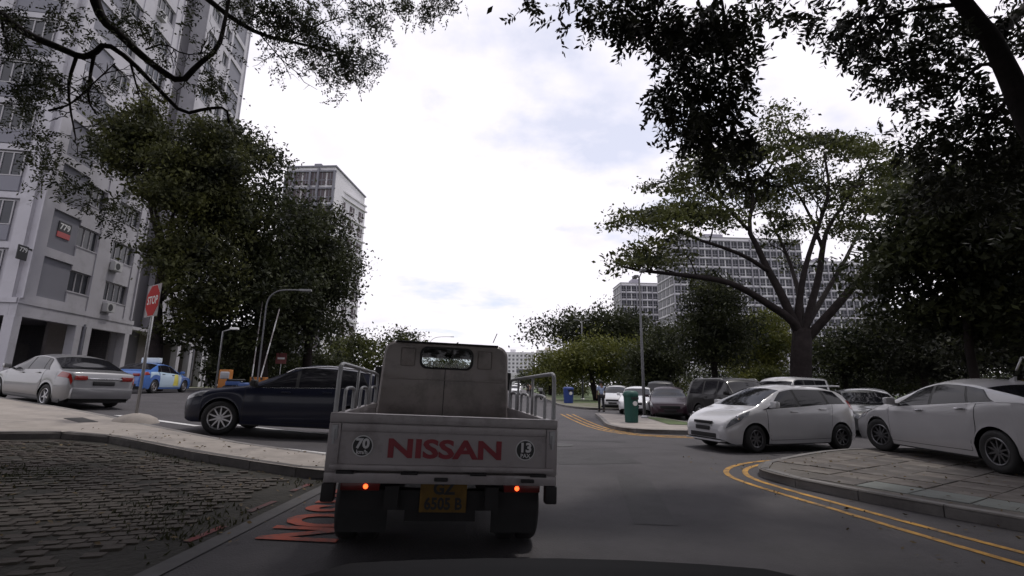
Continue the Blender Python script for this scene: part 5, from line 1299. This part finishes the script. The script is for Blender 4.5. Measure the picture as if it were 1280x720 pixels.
#PART5
# ------------------------------------------------------------------ street furniture
# stop sign
sg = tag(empty('stop_sign', (-8.36, 11.1, gz(-8.36) + .13)), 'red stop sign on a grey post in a concrete footing', 'sign')
q = MB(); q.tube([(0, 0, -.1), (0, 0, 3.1)], .032, 12); q.build('post', STEEL, sg, True)
q = MB(); q.lathe([(.46, -.05), (.40, .05), (.24, .13), (.07, .17), (.001, .172)], 24); q.build('footing', CONC, sg, True)
face_n = Vector((-.57, -.82, 0)).normalized(); xr = Vector((0, 0, 1)).cross(face_n).normalized()
S = .38
M = frame_M((0, 0, 2.72), xr, (0, 0, 1))
def flat(pts, z0, z1):
    m_ = MB(); n = len(pts); m_.add([tuple(M @ Vector((a, b, z0))) for a, b in pts] + [tuple(M @ Vector((a, b, z1))) for a, b in pts], [tuple(range(n))[::-1], tuple(range(n, 2 * n))] + [(i, (i + 1) % n, (i + 1) % n + n, i + n) for i in range(n)]); return m_
pl_ = flat([(-S, -S), (S, -S), (S, S), (-S, S)], .034, .040).build('back_plate', mat('sign_grey', (.20, .17, .18), .5, var=.08), sg)
oc = [(S * .94 / math.cos(math.pi / 8) * math.cos(math.pi / 8 + k * math.pi / 4), S * .94 / math.cos(math.pi / 8) * math.sin(math.pi / 8 + k * math.pi / 4)) for k in range(8)]
flat([(a * 1.03, b * 1.03) for a, b in oc], .0405, .043).build('octagon_border', WHITEP, pl_)
flat(oc, .0435, .047).build('octagon', SIGNR, pl_)
text_part('lettering', 'STOP', .27, WHITEP, pl_, M @ Matrix.Translation((0, 0, .049)), .001, .004, .92)

def lamp_post(label, x, y, h, heads, z0=None, r=.075, group='lamp posts by the car park'):
    z0 = gz(x) if z0 is None else z0
    t = tag(empty('lamp_post', (x, y, z0)), label, 'lamp post', group)
    m_ = MB(); m_.tube([(0, 0, -.1), (0, 0, 1.2), (0, 0, h)], [r, r * .95, r * .55], 12); m_.build('pole', mat('lamp_pole_grey', (.11, .11, .12), .5, metal=.3, var=.15), t, True)
    m_ = MB(); m_.lathe([(r * 2.2, 0), (r * 2.2, .05), (r * 1.2, .12)], 14); m_.build('base_flange', STEEL, t)
    for a in heads:
        dx_, dy_ = math.cos(a), math.sin(a)
        m_ = MB(); m_.tube([(0, 0, h - .05), (dx_ * .5, dy_ * .5, h + .10)], .025, 6); R_ = Matrix.Translation((dx_ * .62, dy_ * .62, h + .12)) @ Matrix.Rotation(a, 4, 'Z')
        m_.bbox(-.22, .22, -.11, .11, -.05, .06, .03, R_); auto_smooth(m_.build('lamp_head', mat('lamp_head_grey', (.16, .16, .17), .5), t))
    return t
lamp_post('tall grey lamp post standing next to the green bin', 5.75, 21.2, 6.2, (math.pi / 2, -math.pi / 2), .12, .07)
lamp_post('twin-headed lamp post on the verge behind the blue bin', 7.35, 50, 8.0, (0, math.pi), .12, .11)
# curved road lamp at left
def curved_lamp(label, b, h, reach, ang, r=.08):
    t = tag(empty('street_lamp', b), label, 'street lamp', 'curved street lamps'); c_, s_ = math.cos(ang), math.sin(ang)
    m_ = MB(); m_.tube(smooth_line([(0, 0, -.1), (0, 0, h * .7), (0, 0, h * .9), (c_ * reach * .25, s_ * reach * .25, h * .985), (c_ * reach * .6, s_ * reach * .6, h), (c_ * reach, s_ * reach, h)], 2), r * .55, 8); m_.build('pole', mat('lamp_pole_grey', (.11, .11, .12)), t, True)
    m_ = MB(); m_.bbox(-.05, .6, -.12, .12, -.06, .06, .03, Matrix.Translation((c_ * reach, s_ * reach, h)) @ Matrix.Rotation(ang, 4, 'Z')); auto_smooth(m_.build('lamp_head', mat('lamp_head_grey', (.16, .16, .17)), t))
b = P(322, 474, 27); curved_lamp('curved street lamp in front of the dense dark tree', (b[0], b[1], gz(b[0])), 5.9, 1.8, .1)
b = P(534, 480, 90); curved_lamp('curved street lamp rising above the lorry cab', (b[0], b[1], .0), 10.2, 4.0, 0)

# bins
def litter_bin(name, label, x, y, z, h, r, col, hexa=True, group=None):
    t = tag(empty(name, (x, y, z), .35), label, 'bin', group); m = mat(name + '_' + label.split()[0], col, .5, var=.12)
    q = MB(); q.lathe([(r * .88, 0), (r * .9, .03), (r, h * .80), (r * 1.06, h * .82), (r * 1.06, h * .86)], 16); q.lathe([(.001, .0), (r * .88, 0)], 16); q.build('bin_body', m, t)
    q = MB(); q.lathe([(r * 1.08, h * .862), (r * 1.04, h * .94), (r * .7, h * .99), (.001, h)], 16); q.build('lid', m, t, True)
    q = MB(); q.bbox(-r * .55, r * .55, -r * 1.09, -r * .9, h * .72, h * .80, .01); q.build('opening', BLACK, t)
    q = MB(); q.lathe([(.001, -r * 1.075), (r * .32, -r * 1.07), (r * .32, -r * .9)], 16, 'y', Matrix.Translation((0, 0, h * .60))); q.build('notice', WHITEP, t)
    return t
litter_bin('litter_bin', 'green litter bin on the kerbed island beside the lamp post', 4.5, 18.4, .127, 1.15, .27, (.012, .075, .06))
litter_bin('litter_bin', 'blue recycling bin on the far verge', 4.55, 38.6, .122, 1.25, .40, (.02, .05, .22))

# barrier gantry at left of the navy car
def barrier(label, px, Y, boom_lean, h=5.0):
    b = P(px, 476, Y); z = gz(b[0]) * .75 + .1
    t = tag(empty('parking_barrier', (b[0], b[1], z)), label, 'barrier', 'raised parking barriers')
    q = MB(); q.bbox(-.2, .2, -.2, .2, 0, 1.0, .03); q.build('cabinet', mat('barrier_orange', (.36, .13, .02), .5, var=.1), t)
    q = MB(); q.bbox(-.05, .05, -.28, -.205, .85, 0.98, .01); q.build('hinge', BLACK, t)
    for k in range(6):
        a = k / 6; bq = (k + 1) / 6; q = MB(); q.tube([(boom_lean * h * a, -.33, 1.0 + h * a), (boom_lean * h * bq, -.33, 1.0 + h * bq)], .035, 6); q.build('boom', WHITEP if k % 2 == 0 else mat('boom_band', (.40, .36, .36), .5), t)
barrier('orange parking barrier with upright white boom', 318, 31, .02, 4.8); barrier('orange parking barrier with leaning white boom', 329, 30, .16, 4.2)
b = P(281, 480, 27)
t = tag(empty('ticket_machine', (b[0], b[1], gz(b[0]) + .05)), 'orange ticket machine on the grass edge by the walkway', 'machine')
q = MB(); q.bbox(-.28, .28, -.2, .2, .1, 1.2, .04); q.build('cabinet', mat('barrier_orange', (.55, .2, .03)), t); q = MB(); q.box(-.16, .16, -.215, -.2, .75, 1.0); q.build('screen', BLACK, t); q = MB(); q.box(-.34, .34, -.26, .26, 0, .1); q.build('plinth', CONC, t)
b = P(291, 482, 26)
t = tag(empty('camera_pole', (b[0] - .9, b[1], gz(b[0]))), 'thin grey pole with a small lamp before the walkway', 'pole')
q = MB(); q.tube([(0, 0, 0), (0, 0, 3.3), (.5, 0, 3.45)], .045, 8); q.build('pole', STEEL, t, True); q = MB(); q.bbox(.4, .8, -.12, .12, 3.4, 3.52, .03); q.build('lamp_head', WHITEP, t)
b = P(349, 474, 33)
t = tag(empty('warning_sign', (b[0], b[1], gz(b[0]) * .8)), 'small red square sign on a thin post under the dense tree', 'sign')
q = MB(); q.tube([(0, 0, 0), (0, 0, 2.7)], .03, 8); q.build('post', STEEL, t, True); q = MB(); q.bbox(-.36, .36, -.05, -.03, 2.0, 2.72, .008); pq = q.build('panel', mat('sign_faded_red', (.16, .04, .04), .6), t)
q = MB(); q.box(-.24, .24, -.056, -.051, 2.30, 2.42); q.build('panel_bar', WHITEP, pq)

# motorcycle near the barrier
def motorcycle(label, loc, rz, col):
    t = tag(empty('motorcycle', loc, rz), label, 'motorcycle', 'motorcycles')
    for x in (-.62, .65):
        q = MB(); q.lathe([(.20, -.05), (.28, -.055), (.30, 0), (.28, .055), (.20, .05)], 20, 'y'); o = q.build('wheel', RUBBER, t, True, (x, 0, .3)); q = MB(); q.lathe([(.001, .02), (.2, .03)], 14, 'y'); q.lathe([(.001, -.02), (.2, -.03)], 14, 'y'); q.build('rim', ALLOY, o)
    q = MB(); q.tube([(.65, 0, .3), (.45, 0, .85), (.38, 0, 1.0)], .03, 8); q.tube([(.45, 0, .8), (.0, 0, .45), (-.62, 0, .3)], .05, 8); q.tube([(.4, -.33, 1.02), (.42, 0, 1.0), (.4, .33, 1.02)], .018, 8); q.build('frame', BLACK, t, True)
    q = MB(); q.bbox(-.2, .3, -.14, .14, .35, .7, .08); q.bbox(-.75, -.1, -.12, .12, .55, .78, .06); auto_smooth(q.build('fairing', mat('moto_' + label.split()[0], col, .4), t), 60)
    q = MB(); q.bbox(-.7, .1, -.14, .14, .76, .86, .04); auto_smooth(q.build('seat', BLACK, t), 60)
    q = MB(); q.bbox(-1.0, -.62, -.2, .2, .86, 1.2, .05); auto_smooth(q.build('top_box', mat('moto_box', (.3, .3, .32), .5), t), 60)
b = P(303, 484, 24); motorcycle('blue motorcycle with a grey top box by the barrier', (b[0], b[1], gz(b[0])), .5, (.04, .08, .22))
b = P(668, 497, 52); motorcycle('black motorcycle standing far along the road edge', (b[0] + .9, b[1], 0), 1.2, (.02, .02, .022))

# ------------------------------------------------------------------ people
def skin_body(name, V, E, R, m, parent, root=0):
    me = bpy.data.meshes.new(name); me.from_pydata(V, E, []); me.update(); me.materials.append(m)
    o = link(name, me, parent)
    sk = o.modifiers.new('skin', 'SKIN'); sk.use_smooth_shade = True
    if not me.skin_vertices: 
        bm = bmesh.new(); bm.from_mesh(me); bm.verts.layers.skin.verify(); bm.to_mesh(me); bm.free()
    for i, v in enumerate(me.skin_vertices[0].data): v.radius = (R[i], R[i]) if not hasattr(R[i], '__len__') else R[i]; v.use_root = (i == root)
    ss = o.modifiers.new('sub', 'SUBSURF'); ss.levels = 1; ss.render_levels = 2
    return o
SKIN = mat('skin', (.16, .09, .06), .6, var=.08); HAIR = mat('hair', (.012, .011, .011), .7)
def person(label, loc, rz, shirt, trousers, stride=.16, bag=None):
    t = tag(empty('person', loc, rz), label, 'person')          # faces +X
    s = stride
    V = [(0, 0, .95), (0, 0, 1.15), (0, 0, 1.36), (.01, 0, 1.47), (.02, 0, 1.55), (.03, 0, 1.64), (.02, 0, 1.70),           # 0-6 spine, neck, head
         (0, .10, .90), (s * .55, .10, .50), (s * .8, .10, .09), (s * .8 + .14, .11, .03),                                   # 7-10 left leg
         (0, -.10, .90), (-s * .25, -.10, .50), (-s, -.10, .10), (-s + .13, -.11, .03),                                      # 11-14 right leg
         (0, .18, 1.38), (-.04, .23, 1.12), (.04, .25, .88), (.06, .25, .80),                                               # 15-18 left arm
         (0, -.18, 1.38), (.05, -.23, 1.12), (.12, -.25, .89), (.15, -.25, .81)]                                            # 19-22 right arm
    E = [(0, 1), (1, 2), (2, 3), (3, 4), (4, 5), (5, 6), (0, 7), (7, 8), (8, 9), (9, 10), (0, 11), (11, 12), (12, 13), (13, 14), (2, 15), (15, 16), (16, 17), (17, 18), (2, 19), (19, 20), (20, 21), (21, 22)]
    R = [(.13, .10), (.13, .10), (.14, .10), .06, .065, .095, .06, .08, .055, .04, .035, .08, .055, .04, .035, .055, .042, .03, .032, .055, .042, .03, .032]
    for h, x0, y0, z0 in ((18, .06, .25, .80), (22, .15, -.25, .81)):
        for k, (dx_, dz_) in enumerate(((.03, -.075), (.012, -.085), (-.006, -.08), (-.022, -.065), (.045, -.03))):
            V.append((x0 + dx_, y0 + (.012 if k == 4 else 0), z0 + dz_)); E.append((h, len(V) - 1)); R.append(.009)
    body = skin_body('body', V, E, R, SKIN, t)
    Sv = [(0, 0, .90), (0, 0, 1.15), (0, 0, 1.37), (.005, 0, 1.45), (0, .19, 1.38), (-.03, .225, 1.17), (0, -.19, 1.38), (.035, -.225, 1.17)]
    skin_body('shirt', Sv, [(0, 1), (1, 2), (2, 3), (2, 4), (4, 5), (2, 6), (6, 7)], [(.17, .125), (.155, .12), (.165, .12), .075, .075, .068, .075, .068], shirt, t)
    Tv = [(0, 0, .93), (0, .10, .86), (s * .55, .10, .50), (s * .8, .10, .10), (0, -.10, .86), (-s * .25, -.10, .50), (-s, -.10, .11)]
    skin_body('trousers', Tv, [(0, 1), (1, 2), (2, 3), (0, 4), (4, 5), (5, 6)], [(.155, .12), .10, .078, .062, .10, .078, .062], trousers, t)
    q = MB(); q.lathe([(.001, .115), (.06, .10), (.10, .05), (.108, 0), (.10, -.045)], 16, 'z', Matrix.Translation((.005, 0, 1.665))); q.build('hair', HAIR, t, True)
    for y in (.1, -.1):
        xx = (s * .8 if y > 0 else -s); q = MB(); q.bbox(xx - .07, xx + .20, y - .045, y + .045, .0, .085, .03); auto_smooth(q.build('shoe', BLACK, t), 60)
    for y in (.035, -.035):
        q = MB(); q.lathe([(.001, .012), (.008, .01), (.012, 0)], 8, 'x', Matrix.Translation((.118, y, 1.64))); q.build('eye', BLACK, body)
    q = MB(); q.bbox(.115, .145, -.013, .013, 1.60, 1.635, .008); q.build('nose', SKIN, body); q = MB(); q.box(.112, .124, -.022, .022, 1.572, 1.578); q.build('mouth', mat('lips', (.14, .05, .045), .6), body)
    return t
b = P(752, 516, 28.5); person('person in a pale blue shirt and dark trousers walking past the white saloon', (b[0], b[1], .0), math.radians(95), mat('shirt_blue', (.30, .36, .50), .8, var=.1, scale=14), mat('trousers_black', (.014, .014, .018), .8))
b = P(664, 496, 62); person('person in a tan top and dark trousers far along the road', (b[0], b[1], 0), math.radians(-80), mat('shirt_tan', (.30, .17, .11), .8), mat('trousers_black', (.014, .014, .018)))
b = P(660, 496, 64); person('person in black clothes far along the road', (b[0], b[1], 0), math.radians(-80), mat('shirt_black', (.02, .02, .022), .8), mat('trousers_black', (.014, .014, .018)))
# small far vehicles on the road
parked('saloon_car', 'white saloon far along the road beyond the lorry rail', SAL2, paint('white_saloon_paint', (.6, .6, .6)), (.7, 78), (.7, 81), 0)
parked('van', 'white van far down the road', VAN, paint('white_van_paint', (.6, .6, .6)), (1.6, 110), (1.6, 114), 0)
